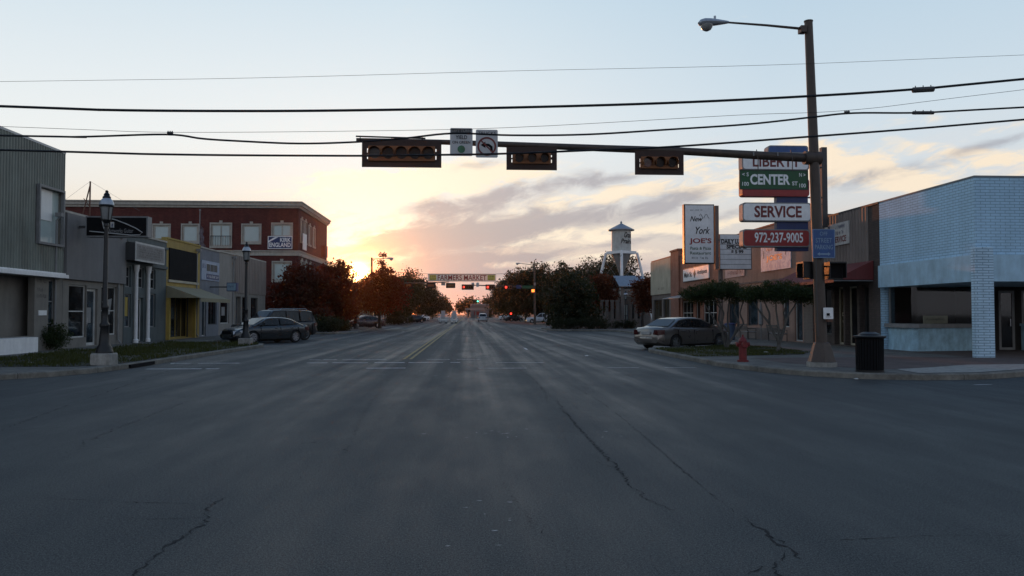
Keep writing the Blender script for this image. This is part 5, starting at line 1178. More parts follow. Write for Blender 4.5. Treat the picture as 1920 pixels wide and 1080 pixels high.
p = PX(461, 600, -10.45); acorn(p.x, p.y, 'black lamp post standing in front of the parked dark sedan', 1.45+(589-460)/F*p.y)
for u, v, Y, lb in ((632, 514, 75.6, 'lamp post lost among the dark trees left of the sun'), (668, 532, 80.6, 'lamp post among the trees right under the sun')): p = PY(u, v, Y); acorn(p.x, Y, lb, p.z-.15, False)
for u, v, lb in ((780, 566, 'far lamp post seen against the left trees'), (797, 570, 'small far lamp post further along the left trees')): p = PX(u, v, -11.2); acorn(p.x, p.y, lb, p.z-.15, False)
for u, v, Y, lb in ((1173, 547, 80, 'lamp post at the plaza in front of the kiosk'), (1204, 549, 79, 'lamp post half hidden by the dark red tree')): p = PY(u, v, Y); acorn(p.x, Y, lb, p.z-.15, False)

# ------------------------------------------------------------------ traffic signals
M['sighouse'] = pm('signal_yellow_paint', (.24, .085, .022), .6, var=.15, scale=6); M['backp'] = pm('backplate', (.040, .019, .013), .7)
M['lens'] = glassdark('dark_lens', (.022, .012, .010), .25, .2); M['lensr'] = glassdark('dark_red_lens', (.07, .008, .006), .15); M['lensg'] = pm('grey_lens', (.07, .06, .055), .4)
M['litr'] = emis('lit_red', (1, .035, .02), 5); M['litg'] = emis('lit_green', (.1, 1, .6), 7); M['lito'] = emis('lit_orange', (1, .22, .03), 3)
def signal(fr, a, z, n, label, w=None, h=None, lit=None, lens=None, d=0, group='overhead signals', tilt=0, detail=True):
    w = w or n*.32+.45; h = h or .7; P = fr.p(a, z, d); t = thing('traffic_signal', P, label, 'traffic signal', group)
    f = Fr((fr.p(0, 0, d).x, fr.p(0, 0, d).y), tuple(fr.u)[:2], tuple(fr.n)[:2])
    hw, hh = w/2-.17, h/2-.17; m = MB()
    slits = [(a-hw-.035, a-hw-.008, z-hh*.75, z-hh*.15), (a-hw-.035, a-hw-.008, z+hh*.1, z+hh*.7), (a+hw+.008, a+hw+.035, z-hh*.75, z-hh*.15), (a+hw+.008, a+hw+.035, z+hh*.3, z+hh*.7)] if detail else []
    holed(m, f, a-w/2, a+w/2, z-h/2, z+h/2, slits, .02, .0)
    m.build('backplate', 'backp', t)
    m = MB(); f.box(m, a-hw, a+hw, z-hh, z+hh, -.12, .06); m.build('housing', 'sighouse', t)
    p_ = 2*hw/n; r = min(p_*.42, hh*.78)
    for i in range(n):
        ca = a-hw+p_*(i+.5); k = MB(); k.disc(f.p(ca, z, .062), f.n, r, .02, 18)
        mt = (lens or {}).get(i, 'lens'); lt = (lit or {}).get(i)
        k.build('lens', lt or mt, t)
        v = MB(); pts = []
        N_ = 14
        for j in range(N_):
            t0, t1 = R(-30+240*j/N_), R(-30+240*(j+1)/N_)
            for q in ((t0, t1),):
                c0 = [f.p(ca+r*1.06*math.cos(x), z+r*1.06*math.sin(x), dd) for x, dd in ((q[0], .06), (q[1], .06), (q[1], .24), (q[0], .24))]
                c1 = [f.p(ca+r*1.12*math.cos(x), z+r*1.12*math.sin(x), dd) for x, dd in ((q[0], .06), (q[1], .06), (q[1], .24), (q[0], .24))]
                v.quad(*c0); v.quad(*c1); v.quad(c0[2], c0[3], c1[3], c1[2])
        v.build('visor', 'sighouse', t)
        if i == 0 and (lens or {}).get(0) == 'lensg':
            b_ = MB(); f.box(b_, ca-r*.9, ca+r*.9, z-.012, z+.012, .083, .09); b_.build('lens_bar', 'dgrey', t)
    return t
YSg = 21.7; Fg = FY(YSg)
def sgx(u): return PY(u, 300, YSg).x
def sgz(v, u=1000): return PY(u, v, YSg).z
# big signal mast
px = sgx(1536); base = G(1536, 690, .15)
t = thing('signal_mast', (px, YSg, .15), 'brown signal mast with long arm across the road and a cobra-head lamp on top', 'signal mast')
m = MB(); m.lathe([(.40, .15), (.40, .28)], (px, YSg, 0), 8, R(22.5)); m.build('footing', 'concrete', t)
m = MB(); z1 = sgz(642, 1536); m.lathe([(.385, .285), (.37, .32), (.225, z1-.02), (.20, z1)], (px, YSg, 0), 6, R(20)); m.build('base_cover', 'polebrown', t)
m = MB(); ztop = sgz(41, 1519); xt = sgx(1519); m.tube([(px, YSg, z1-.1), (px+(xt-px)*.5, YSg, (z1+ztop)/2), (xt, YSg, ztop)], [.158, .14, .112], 12); m.tube([(xt, YSg, ztop), (xt, YSg, ztop+.03)], .125, 12); m.build('pole', 'polebrown', t, True)
m = MB(); AR = [(1527, 297), (1400, 290), (1260, 282.5), (1130, 278), (1000, 273), (900, 269), (830, 266.5), (740, 264), (668, 262)]
m.tube([(sgx(u), YSg, sgz(v, u)) for u, v in AR], [.125, .115, .105, .095, .085, .077, .07, .062, .05], 12); m.tube([(sgx(1538), YSg, sgz(297, 1538)), (sgx(1508), YSg, sgz(296, 1508))], .19, 12); m.build('mast_arm', 'polebrown', t, True)
for u in (1418, 1482): m = MB(); m.tube([(sgx(u), YSg-.02, sgz(281, u)), (sgx(u), YSg-.14, sgz(300, u)), (sgx(u), YSg-.12, sgz(324, u))], .014, 5); m.build('sign_hanger', 'polebrown', t)
for u in (1410, 1455, 1510): m = MB(); m.tube([(sgx(u), YSg-.13, sgz(287, u)), (sgx(u), YSg-.13, sgz(294, u))], .02, 5); m.build('arm_clamp', 'grey', t)
xl, xh = sgx(1365), sgx(1311); m = MB(); m.tube([(sgx(1507), YSg, sgz(54, 1507)), (sgx(1440), YSg, sgz(47.5, 1440)), (xl, YSg, sgz(42, 1365))], [.04, .034, .028], 8)
m.box(sgx(1502), sgx(1513), YSg-.12, YSg+.12, sgz(62, 1507), sgz(50, 1507)); m.build('lamp_arm', 'polebrown', t)
def cobra(t, x0, z0, x1, z1, Y, s=1):
    m = MB(); pr = [(0, .03), (.1, .045), (.35, .075), (.6, .10), (.8, .105), (.93, .08), (1, .02)]; n = 12; vs = []; fs = []
    for k, (q, r) in enumerate(pr):
        for j in range(n): a = 2*math.pi*j/n; vs.append((x0+(x1-x0)*q, Y+math.cos(a)*r*1.5*s, z0+(z1-z0)*q+(math.sin(a)*r*(1.0 if math.sin(a) > 0 else .75))*s))
    for k in range(len(pr)-1):
        for j in range(n): fs.append((k*n+j, k*n+(j+1) % n, (k+1)*n+(j+1) % n, (k+1)*n+j))
    m.add(vs, fs); xm_ = x0+(x1-x0)*.45; m.lathe([(.03*s, z0+.06*s), (.03*s, z0+.15*s)], (xm_, Y, 0), 8); o = m.build('lamp_head', 'hoodpaint', t, True)
    m = MB(); cx_ = x0+(x1-x0)*.72; zz_ = z0+(z1-z0)*.72-.07*s
    m.lathe([(.15*s, zz_+.02), (.14*s, zz_-.04*s), (.10*s, zz_-.1*s), (.04*s, zz_-.13*s)], (cx_, Y, 0), 14); m.build('lamp_lens', 'lampglass', o, True)
cobra(t, xl+.05, sgz(42, 1365), xh, sgz(42, 1311)-.02, YSg, 1.15)
m = MB(); m.tube([(px-.25, YSg-.35, 1.0), (px-.22, YSg-.2, 3.4)], .010, 5); m.build('conduit', 'dgrey', t)
m = MB(); m.tube([(sgx(668), YSg-.1, sgz(257, 668)), (sgx(798), YSg-.1, sgz(261, 798))], .022, 6)
for u in (676, 735, 792): m.tube([(sgx(u), YSg-.1, sgz(258.5, u)), (sgx(u), YSg-.06, sgz(265, u))], .012, 5)
m.build('detector_bar', 'blackmetal', t)
def sg_at(u0, u1, v0, v1, n, label, lens=None):
    a0, a1 = sgx(u0), sgx(u1); z1, z0 = sgz(v0, (u0+u1)/2), sgz(v1, (u0+u1)/2)
    return signal(Fg, (a0+a1)/2, (z0+z1)/2, n, label, a1-a0, z1-z0, None, lens, .16)
sg_at(680, 828, 265, 316, 5, 'five-lamp horizontal signal at the far left tip of the mast arm', {0: 'lensg'})
sg_at(949, 1043, 278, 321, 3, 'three-lamp horizontal signal in the middle of the mast arm')
sg_at(1188, 1279, 285, 330, 3, 'three-lamp horizontal signal nearest the mast, with a dark red lens', {0: 'lensr'})
def plate(fr, a0, a1, z0, z1, d, label, mat, name='traffic_sign', cat='traffic sign', edge=None, th=.012):
    t = thing(name, fr.p((a0+a1)/2, z0, d), label, cat); m = MB(); r = min(.04, (a1-a0)*.06); P = []
    for cx_, cz_, s0 in ((a1-r, z1-r, 0), (a0+r, z1-r, 90), (a0+r, z0+r, 180), (a1-r, z0+r, 270)):
        for k_ in range(4): q = R(s0+30*k_); P.append(fr.p(cx_+r*math.cos(q), cz_+r*math.sin(q), d))
    m.extr(P, -fr.n*th); m.build('plate', mat, t); return t
M['signwhite'] = pm('sign_white', (.50, .50, .49), .55, var=.08)
a0, a1, z0, z1 = sgx(844), sgx(886), sgz(294, 865), sgz(242, 865); w, h = a1-a0, z1-z0
t = plate(Fg, a0, a1, z0, z1, .12, 'white yield on green sign on the mast arm', 'signwhite')
m = MB(); Fg.box(m, a0+.03, a1-.03, z1-h*.19, z1-.02, .121, .124); m.build('header', 'dgrey', t)
m = MB(); Fg.box(m, a0+.02, a1-.02, z0+.015, z0+.028, .121, .124); Fg.box(m, a0+.02, a1-.02, z1-h*.19-.02, z1-h*.19-.008, .121, .124); m.build('border', 'dgrey', t)
text(t, Fg, 'YIELD', a0+w*.24, a0+w*.76, z0+h*.60, z0+h*.74, .126, 'dgrey', .03); text(t, Fg, 'ON GREEN', a0+w*.1, a0+w*.9, z0+h*.44, z0+h*.54, .126, 'dgrey', .02); text(t, Fg, 'LEFT TURN', a0+w*.08, a0+w*.92, z1-h*.15, z1-h*.05, .128, 'grey', .02)
m = MB(); ring(m, Fg, (a0+a1)/2, z0+h*.24, 0, w*.17, .127, 20); m.build('green_ball', pm('ball_green', (.05, .16, .08), .6), t)
a0, a1, z0, z1 = sgx(892), sgx(933), sgz(297, 912), sgz(245, 912); w, h = a1-a0, z1-z0; cx2, cz2 = (a0+a1)/2, z0+h*.40
t = plate(Fg, a0, a1, z0, z1, .12, 'white no left turn sign for trucks on the mast arm', 'signwhite')
text(t, Fg, 'TRUCKS', a0+w*.1, a0+w*.92, z0+h*.80, z0+h*.93, .126, 'dgrey', .01)
m = MB(); P = [(.16, -.24), (.28, -.24), (.26, .0), (.10, .12), (-.06, .13), (-.06, .22), (-.28, .06), (-.06, -.08), (-.06, .02), (.06, .01), (.15, -.06)]
for tri in ([0, 1, 2, 10], [10, 2, 3, 9], [9, 3, 4, 8], [5, 6, 7]): sheet(Fg, [(cx2+P[i][0]*w, cz2+P[i][1]*w) for i in tri], .126, m)
m.build('arrow', 'black', t)
m = MB(); ring(m, Fg, cx2, cz2, w*.35, w*.43, .129, 32); c, s_ = math.cos(R(-45)), math.sin(R(-45)); e = .03
sheet(Fg, [(cx2+w*(.36*c-e*s_), cz2+w*(.36*s_+e*c)), (cx2+w*(.36*c+e*s_), cz2+w*(.36*s_-e*c)), (cx2+w*(-.36*c+e*s_), cz2+w*(-.36*s_-e*c)), (cx2+w*(-.36*c-e*s_), cz2+w*(-.36*s_+e*c))], .128, m); m.build('prohibition_ring', 'dred', t)
a0, a1, z0, z1 = sgx(1383), sgx(1511), sgz(357, 1447), sgz(320, 1447); w, h = a1-a0, z1-z0
t = plate(Fg, a0, a1, z0, z1, .13, 'large green street name sign hung beneath the mast arm', 'green', 'street_name_sign', 'street sign', th=.03)
M['signlet'] = pm('sign_letter_white', (.85, .87, .85), .5, var=.05)
m = MB()
for s_, c0, c1, q0, q1, bo in (('CENTER', .155, .735, .24, .78, .035), ('ST', .765, .845, .22, .42, .02), ('< S', .04, .135, .66, .85, .01), ('100', .04, .135, .18, .38, .01), ('N >', .87, .96, .66, .85, .01), ('100', .87, .965, .12, .32, .01)): text(t, Fg, s_, a0+w*c0, a0+w*c1, z0+h*q0, z0+h*q1, .136, None, bo, mb=m)
m.build('lettering', 'signlet', t)
m = MB()
for q in ((a0, a1, z0, z0+.02), (a0, a1, z1-.02, z1), (a0, a0+.02, z0+.02, z1-.02), (a1-.02, a1, z0+.02, z1-.02)): Fg.box(m, *q, .131, .145)
m.build('frame', 'dgrey', t)
a0, a1, z0, z1 = sgx(1515), sgx(1557), sgz(485, 1536), sgz(431, 1536); w, h = a1-a0, z1-z0
t = plate(Fg, a0, a1, z0, z1, .22, 'blue off street parking sign on the mast', 'blue')
m = MB()
for q in ((a0+.01, a1-.01, z0+.01, z0+.025), (a0+.01, a1-.01, z1-.025, z1-.01), (a0+.01, a0+.025, z0+.025, z1-.025), (a1-.025, a1-.01, z0+.025, z1-.025)): Fg.box(m, *q, .221, .224)
text(t, Fg, 'OFF', a0+w*.33, a0+w*.67, z0+h*.77, z0+h*.91, .226, None, .01, mb=m); text(t, Fg, 'STREET', a0+w*.14, a0+w*.86, z0+h*.53, z0+h*.69, .226, None, .01, mb=m); text(t, Fg, 'PARKING', a0+w*.1, a0+w*.9, z0+h*.30, z0+h*.46, .226, None, .01, mb=m)
c = z0+h*.14; sheet(Fg, [(a0+w*.2, c), (a0+w*.32, c+.05), (a0+w*.32, c-.05)], .226, m); sheet(Fg, [(a0+w*.8, c), (a0+w*.68, c-.05), (a0+w*.68, c+.05)], .226, m); sheet(Fg, [(a0+w*.3, c-.02), (a0+w*.7, c-.02), (a0+w*.7, c+.02), (a0+w*.3, c+.02)], .2258, m)
m.build('lettering', pm('sign_letter_blue', (.20, .30, .42), .5), t)
# pedestrian signals and button
def pedsig(x, y, z, ang, label, lit=None):
    t = thing('pedestrian_signal', (x, y, z), label, 'pedestrian signal', None, ang); m = MB(); m.box(-.22, .22, -.11, .12, -.24, .24); m.box(-.24, .24, -.3, -.11, .2, .24); m.box(-.24, -.215, -.3, -.11, -.2, .2); m.box(.215, .24, -.3, -.11, -.2, .2); m.build('housing', 'blackmetal', t, local=True)
    m = MB(); m.box(-.19, .19, -.125, -.112, -.2, .19); m.build('screen', lit or 'black', t, local=True)
    m = MB(); m.box(-.32, -.22, -.03, .03, .1, .14); m.box(-.32, -.22, -.03, .03, -.14, -.1); m.build('bracket', 'blackmetal', t, local=True); return t
pedsig(sgx(1560), YSg, sgz(508, 1560), 0, 'black pedestrian signal box on the right side of the mast')
pedsig(sgx(1527), YSg+.36, sgz(506, 1519), R(-90), 'pedestrian signal seen edge-on at the left of the mast')
a0, a1, z0, z1 = sgx(1533), sgx(1551), sgz(598, 1541), sgz(577, 1541)
t = plate(Fg, a0, a1, z0, z1, .25, 'small white push-button plate low on the mast', 'white', 'push_button', 'push button')
m = MB(); c = (a0+a1)/2; Fg.box(m, c-.05, c+.03, z0+.09, z0+.16, .251, .27); Fg.box(m, a0+.06, a1-.06, z0+.05, z0+.06, .251, .254); m.build('symbol', 'black', t); m = MB(); Fg.box(m, c-.04, c+.1, z0-.08, z0-.005, .16, .28); m.build('button_box', 'rust', t)

# ------------------------------------------------------------------ bin, hydrant, benches
p = G(1631, 697, .15); t = thing('litter_bin', (p.x, p.y, .15), 'black slatted litter bin at the right kerb beside the mast', 'litter bin'); rb = .325
m = MB()
for k in range(30):
    a = 2*math.pi*k/30; c, s_ = math.cos(a), math.sin(a); w = .021
    m.extr([(rb*c-w*-s_, rb*s_-w*c, .04), (rb*c+w*-s_, rb*s_+w*c, .04), (rb*1.03*c+w*-s_, rb*1.03*s_+w*c, .84), (rb*1.03*c-w*-s_, rb*1.03*s_-w*c, .84)], (-c*.012, -s_*.012, 0))
m.build('slats', 'black', t, local=True)
m = MB(); m.lathe([(rb-.03, .03), (rb-.02, .8)], (0, 0, 0), 24); m.build('liner', 'black', t, True, local=True)
m = MB(); m.lathe([(rb+.02, .84), (rb+.065, .87), (rb+.07, .9), (rb+.02, .91)], (0, 0, 0), 30); m.lathe([(rb+.01, .0), (rb+.01, .05)], (0, 0, 0), 30); m.build('rim', 'blackmetal', t, True, local=True)
m = MB(); m.lathe([(rb-.05, .905), (rb-.08, .96), (.14, 1.0), (.12, .98)], (0, 0, 0), 24); m.build('lid', 'blackmetal', t, True, local=True)
M['hydrant'] = pm('hydrant_paint', (.17, .014, .014), .6, var=.3, scale=9); p = G(1393, 678, .15); t = thing('fire_hydrant', (p.x, p.y, .15), 'red fire hydrant at the edge of the right verge', 'fire hydrant')
m = MB(); m.lathe([(.17, 0), (.17, .05), (.12, .06), (.115, .42), (.15, .43), (.15, .48), (.125, .49), (.12, .6), (.13, .62), (.11, .68), (.06, .74), (.03, .76), (.03, .82)], (0, 0, 0), 16); m.build('barrel', 'hydrant', t, True, local=True)
for d_, r, L in (((-1, 0, 0), .055, .2), ((1, 0, 0), .055, .2), ((0, -1, 0), .075, .21)):
    m = MB(); d_ = Vector(d_); m.disc(Vector((0, 0, .53)), d_, r, L-.03, 10); m.disc(Vector((0, 0, .53))+d_*(L-.05), d_, r*1.25, .05, 8); m.build('outlet', 'hydrant', t, local=True)
def bench(x, y, label):
    t = thing('bench', (x, y, .15), label, 'bench', 'benches outside the salmon brick building', R(90))
    m = MB()
    for i in range(4): m.box(-.75, .75, -.22+i*.12, -.13+i*.12, .43, .455)
    m.build('seat', 'galv', t, local=True); m = MB()
    for i in range(3): z = .55+i*.12; m.box(-.75, .75, .27+.03*i, .295+.03*i, z, z+.09)
    m.build('backrest', 'dgrey', t, local=True)
    for sx in (-.7, .7):
        m = MB(); m.tube([(sx, -.2, 0), (sx, -.2, .62), (sx, .24, .62)], .02, 6); m.tube([(sx, .22, 0), (sx, .25, .45), (sx, .34, .9)], .02, 6); m.tube([(sx, -.2, .42), (sx, .24, .42)], .018, 6); m.build('leg', 'blackmetal', t, local=True)
bench(16.2, 41.3, 'dark bench against the salmon brick wall, nearer the awning'); bench(16.2, 45.8, 'bench with pale backrest against the salmon brick wall, farther along')
p = G(1377, 641, .15); t = thing('recycling_bin', (14.7, 44.5, .15), 'blue plastic bin behind the clipped trees', 'bin'); m = MB(); m.lathe([(.26, 0), (.31, .85)], (0, 0, 0), 14); m.build('body', pm('bin_blue', (.06, .10, .17), .6), t, True, local=True); m = MB(); m.lathe([(.33, .852), (.33, .9), (.2, .96)], (0, 0, 0), 14); m.build('lid', 'navy', t, True, local=True)
t = thing('market_umbrella', (16.0, 43.2, .15), 'closed patio umbrella by the restaurant wall', 'umbrella'); m = MB(); m.lathe([(.03, 0), (.03, .8), (.14, .9), (.1, 1.6), (.03, 2.1)], (0, 0, 0), 8); m.build('canopy', 'grey', t, True, local=True)

# ------------------------------------------------------------------ next crossing
YA = 117; Fa = FY(YA)
def ax(u, Y=YA): return PY(u, 540, Y).x
def az(v, Y=YA): return PY(960, v, Y).z
t = thing('signal_mast', (ax(1003), YA, .15), 'far signal mast right of the road with a street lamp arm', 'signal mast')
m = MB(); m.tube([(ax(1003), YA, .1), (ax(1002), YA, az(495))], [.17, .11], 8); m.build('pole', 'polebrown', t)
m = MB(); m.tube([(ax(1003), YA, az(539)), (ax(940), YA, az(536.5)), (ax(868), YA, az(534))], [.13, .1, .06], 8); m.build('mast_arm', 'polebrown', t)
m = MB(); m.tube([(ax(1002), YA, az(497)), (ax(977), YA, az(494))], [.05, .04], 6); m.build('lamp_arm', 'polebrown', t); cobra(t, ax(978), az(494), ax(967), az(494), YA, 1.1)
m = MB(); m.box(ax(1001), ax(1004.5), YA-.3, YA-.15, 5.8, 6.2); m.build('junction_box', 'grey', t)
for u, n, lt, lb in ((877, 5, {0: 'litr'}, 'far red signal at the left tip of the next mast arm'), (919, 3, {0: 'litr'}, 'far red signal in the middle of the next mast arm'), (953, 3, {0: 'litr'}, 'far red signal nearest the next mast')):
    signal(Fa, ax(u), az(538.5), n, lb, n*.33+.35 if n == 3 else 1.75, .78, lt, None, .12, 'far signals at the next crossing', 0, False)
for u0, u1, lb in ((884, 889, 'small far white sign left on the next mast arm'), (893, 898, 'small far white sign right on the next mast arm')):
    t = plate(Fa, ax(u0), ax(u1), az(538), az(530), .12, lb, 'signwhite')
t = plate(Fa, ax(968), ax(977), az(541), az(534.5), .12, 'far blue sign on the next mast arm', 'navy'); t = plate(Fa, ax(979), ax(999), az(541), az(535.5), .12, 'far green street name sign on the next mast arm', 'green', 'street_name_sign', 'street sign')
pedsig(ax(999.5), YA-.1, az(545), 0, 'lit orange hand signal on the far right mast', 'lito')
p = PX(757, 552, -10.6); t = pedsig(p.x, 105, az(552, 105), 0, 'lit orange signal box among the left trees', 'lito')
m = MB(); m.tube([(p.x-.4, 105.2, 0), (p.x-.4, 105.2, 5.2)], .08, 8); m.build('signal_post', 'polebrown', t)
YL = 95; xq = PY(697, 500, YL).x; zq = lambda v: PY(720, v, YL).z
t = thing('signal_mast', (xq, YL, .15), 'signal mast in the left trees with a lamp arm beside the spire tree', 'signal mast')
m = MB(); m.tube([(xq, YL, .1), (xq, YL, zq(483))], [.17, .11], 8); m.build('pole', 'polebrown', t)
m = MB(); m.tube([(xq, YL, zq(532)), (PY(770, 500, YL).x, YL, zq(531)), (PY(842, 500, YL).x, YL, zq(528.5))], [.13, .1, .05], 8); m.build('mast_arm', 'polebrown', t)
m = MB(); m.tube([(xq, YL, zq(486)), (PY(722, 500, YL).x, YL, zq(484.5))], [.05, .04], 6); m.build('lamp_arm', 'polebrown', t); cobra(t, PY(722, 500, YL).x, zq(484.5), PY(738, 500, YL).x, zq(484.5), YL, 1.3)
Fl = Fr((0, YL), (-1, 0), (0, 1))
for u, n, lb in ((845, 3, 'signal seen from behind at the tip of the left far arm'), (808, 3, 'signal seen from behind in the middle of the left far arm'), (765, 3, 'signal seen from behind nearest the left far mast')):
    signal(Fl, -PY(u, 500, YL).x, zq(535), n, lb, 1.1, .6, None, None, .1, 'signals facing the other way', 0, False)
t = plate(FY(YL), PY(827.5, 500, YL).x, PY(835, 500, YL).x, zq(535), zq(530), .12, 'small far sign beside the backward-facing signal', 'grey')
# green light further on
signal(FY(215), PY(893, 565, 215).x, PY(893, 565, 215).z, 3, 'distant green signal over the road', 1.5, .8, {2: 'litg', 1: 'lens'}, None, 0, 'distant signals', 0, False)
t = thing('signal_mast', (11.5, 215.3, 0), 'distant slim signal mast carrying the green light', 'signal mast'); z = PY(893, 563, 215).z+.2; m = MB(); m.tube([(11.5, 215.3, 0), (11.5, 215.3, 7)], .15, 6); m.tube([(11.5, 215.3, z+.3), (PY(890, 565, 215).x, 215.3, z)], [.1, .05], 6); m.build('mast_arm', 'polebrown', t)
# banner across the road
YB2 = 108; Fn = FY(YB2); bx = lambda u: PY(u, 520, YB2).x; bz = lambda v: PY(865, v, YB2).z
t = thing('street_banner', ((bx(802)+bx(930))/2, YB2, bz(528)), 'long cream farmers market banner strung across the road', 'banner')
m = MB(); a0, a1, z0, z1 = bx(802), bx(930), bz(527.5), bz(513.5); Fn.box(m, a0, a1, z0, z1, -.01, .01); m.build('cloth', leafmat('banner_cream', (.85, .82, .75), (.85, .82, .75), .6, (.95, .90, .82)), t); w = a1-a0; h = z1-z0
m = MB()
for q in ((a0+.05, a1-.05, z0+.05, z0+.09), (a0+.05, a1-.05, z1-.09, z1-.05)): Fn.box(m, *q, .011, .016)
m.build('border', 'dred', t)
text(t, Fn, 'FARMERS MARKET', a0+w*.145, a1-w*.14, z0+h*.14, z1-h*.16, .02, 'red', .014)
for c0, c1 in ((.025, .125), (.875, .985)):
    m = MB(); Fn.box(m, a0+w*c0, a0+w*c1, z0+h*.15, z1-h*.15, .011, .016); m.build('yellow_panel', pm('banner_yellow', (.70, .55, .12), .8), t)
    m = MB(); strokes(Fn, a0+w*(c0+.01), a0+w*(c1-.01), z0+h*.62, z0+h*.78, .02, m, 3); strokes(Fn, a0+w*(c0+.01), a0+w*(c1-.01), z0+h*.2, z0+h*.36, .02, m, 6); m.build('lettering', 'black', t)
m = MB(); m.tube([(-17, YB2, z1+.5), (a0, YB2, z1), (a1, YB2, z1), (16, YB2, z1+.5)], .02, 4); m.tube([(-17, YB2, z0-.1), (a0, YB2, z0), (a1, YB2, z0), (16, YB2, z0-.1)], .015, 4); m.build('cable', 'black', t)
for x in (-17, 16):
    m = MB(); m.tube([(x, YB2, 0), (x, YB2, z1+.9)], [.14, .1], 8); tag(m.build('banner_pole', 'polebrown', loc=(x, YB2, 0)), 'pole carrying the left end of the banner cables' if x < 0 else 'pole carrying the right end of the banner cables', 'pole')
# white barricades on the centre line
def barricade(u0, u1, v, label, s=1.0):
    p0, p1 = G(u0, v), G(u1, v); Y = p0.y; t = thing('barricade', ((p0.x+p1.x)/2, Y, 0), label, 'barricade', 'white barricades in the middle of the road'); w = (p1.x-p0.x)/2
    for z in (.5, .95, 1.4):
        m = MB(); m.box(-w, w, -.02, .02, z, z+.22); m.build('board', 'white', t, local=True)
    for x in (-w*.6, w*.6):
        m = MB(); m.box(x-.04, x+.04, -.04, -.021, .05, 1.65); m.box(x-.05, x+.05, -.5, .5, 0, .08); m.build('upright', 'white', t, local=True)
    m = MB(); m.box(-.35, .35, -.08, -.045, .95, 2.2); m.build('notice', 'signwhite', t, local=True)
    for x in (-w*.6, w*.6):
        m = MB(); m.box(x-.22, x+.22, -.62, -.3, .0, .14); m.build('sandbag', 'black', t, local=True)
barricade(822, 840, 606, 'wider white barricade with a notice board, standing at left'); barricade(845, 858, 606, 'narrower white barricade nearest the lane')

# ------------------------------------------------------------------ overhead cables
YW = 19.2
def cable(pts, r, label, ext=True, lash=()):
    P = [PY(u, v, YW) for u, v in pts]
    d0 = (P[0]-P[1]).normalized(); d1 = (P[-1]-P[-2]).normalized(); P = [P[0]+d0*20]+P+[P[-1]+d1*20]
    # smooth the sag between measured points
    Q = []
    for i in range(len(P)-1):
        a, b, c, d = P[max(i-1, 0)], P[i], P[i+1], P[min(i+2, len(P)-1)]
        for k in range(6):
            t = k/6; Q.append(.5*((2*b)+(c-a)*t+(2*a-5*b+4*c-d)*t*t+(3*b-3*c+d-a)*t**3))
    Q.append(P[-1]); t_ = thing('overhead_cable', P[1], label, 'cable'); m = MB(); m.tube(Q, r, 7); m.build('wire', 'blackmetal', t_, True); return t_
w1 = cable([(0, 153), (480, 146), (960, 133), (1440, 122), (1920, 103)], .0045, 'thinnest topmost overhead cable')
w2 = cable([(0, 199), (200, 206), (420, 208), (640, 207), (960, 201.5), (1250, 193), (1520, 180), (1731, 166), (1920, 148)], .032, 'thick upper overhead cable with a splice case at right')
w3 = cable([(0, 237), (160, 243), (320, 248), (640, 246), (960, 239), (1380, 216), (1600, 206), (1920, 168)], .0055, 'thin cable in the middle of the bundle')
w4 = cable([(0, 254), (140, 256.5), (310, 252), (380, 260), (450, 264.5), (560, 269), (670, 266), (760, 259), (850, 250), (960, 253.5), (1100, 252), (1250, 243), (1400, 233), (1520, 220), (1600, 212), (1731, 211), (1920, 201)], .024, 'sagging twisted overhead cable just above the signals')
w5 = cable([(0, 281), (320, 289.5), (640, 292), (760, 291), (930, 288.5), (1100, 282), (1260, 275), (1520, 256), (1731, 240), (1920, 224)], .026, 'lowest overhead cable passing in front of the signals')
def splice(par, u, v, L, h_, ang):
    p = PY(u, v, YW); c, s_ = math.cos(R(ang)), math.sin(R(ang)); m = MB()
    m.tube([(p.x-c*L/2, YW, p.z-s_*L/2), (p.x-c*L*.46, YW, p.z-s_*L*.46), (p.x+c*L*.46, YW, p.z+s_*L*.46), (p.x+c*L/2, YW, p.z+s_*L/2)], [h_*.5, h_, h_, h_*.5], 8)
    for q in (-.35, 0, .35): m.tube([(p.x+c*L*q, YW, p.z+s_*L*q-h_), (p.x+c*L*q, YW, p.z+s_*L*q+h_*1.5)], .012, 5)
    m.build('splice_case', 'dgrey', par)
splice(w2, 1731, 168, .57, .07, 4); splice(w4, 1731, 211.5, .57, .045, 1); splice(w3, 1588, 210, .14, .025, 5); splice(w3, 319, 249, .14, .03, 0)
for u, v in ((297, 251.5), (340, 254), (541, 267), (586, 268), (838, 250), (1566, 215), (1608, 211)): pass
# ------------------------------------------------------------------ vehicles
def carpaint(name, rgb, rough=.25, metal=.5):
    if name in MATS: return MATS[name]
    m = newmat(name); b = NB(m); P = b.new('ShaderNodeTexCoord').outputs['Object']; n = b.noise(P, 3, 3); s = b.new('ShaderNodeSeparateXYZ'); b.l.new(P, s.inputs[0])
    dust = b.math('MULTIPLY', b.ramp(s.outputs[2], 1, 0, .15, .5), .22)
    c = b.mix(dust, rgb, (.07, .065, .06)); b.bsdf(c, b.ramp(n, rough-.05, rough+.1), metal, None, .5, Coat_Weight=.6, Coat_Roughness=.06); MATS[name] = m; return m
M['carglass'] = glassdark('car_glass', (.012, .015, .018), .05, .35)
M['tail'] = pm('tail_lamp', (.06, .007, .007), .25); M['headl'] = pm('head_lamp', (.55, .57, .6), .12, spec=.9); M['platew'] = pm('plate', (.4, .4, .38), .6)
def interp(tab, x):
    if x <= tab[0][0]: return tab[0][1]
    for (a, p), (b, q) in zip(tab, tab[1:]):
        if x <= b: t = (x-a)/(b-a); t = t*t*(3-2*t)*.5+t*.5; return p+(q-p)*t
    return tab[-1][1]
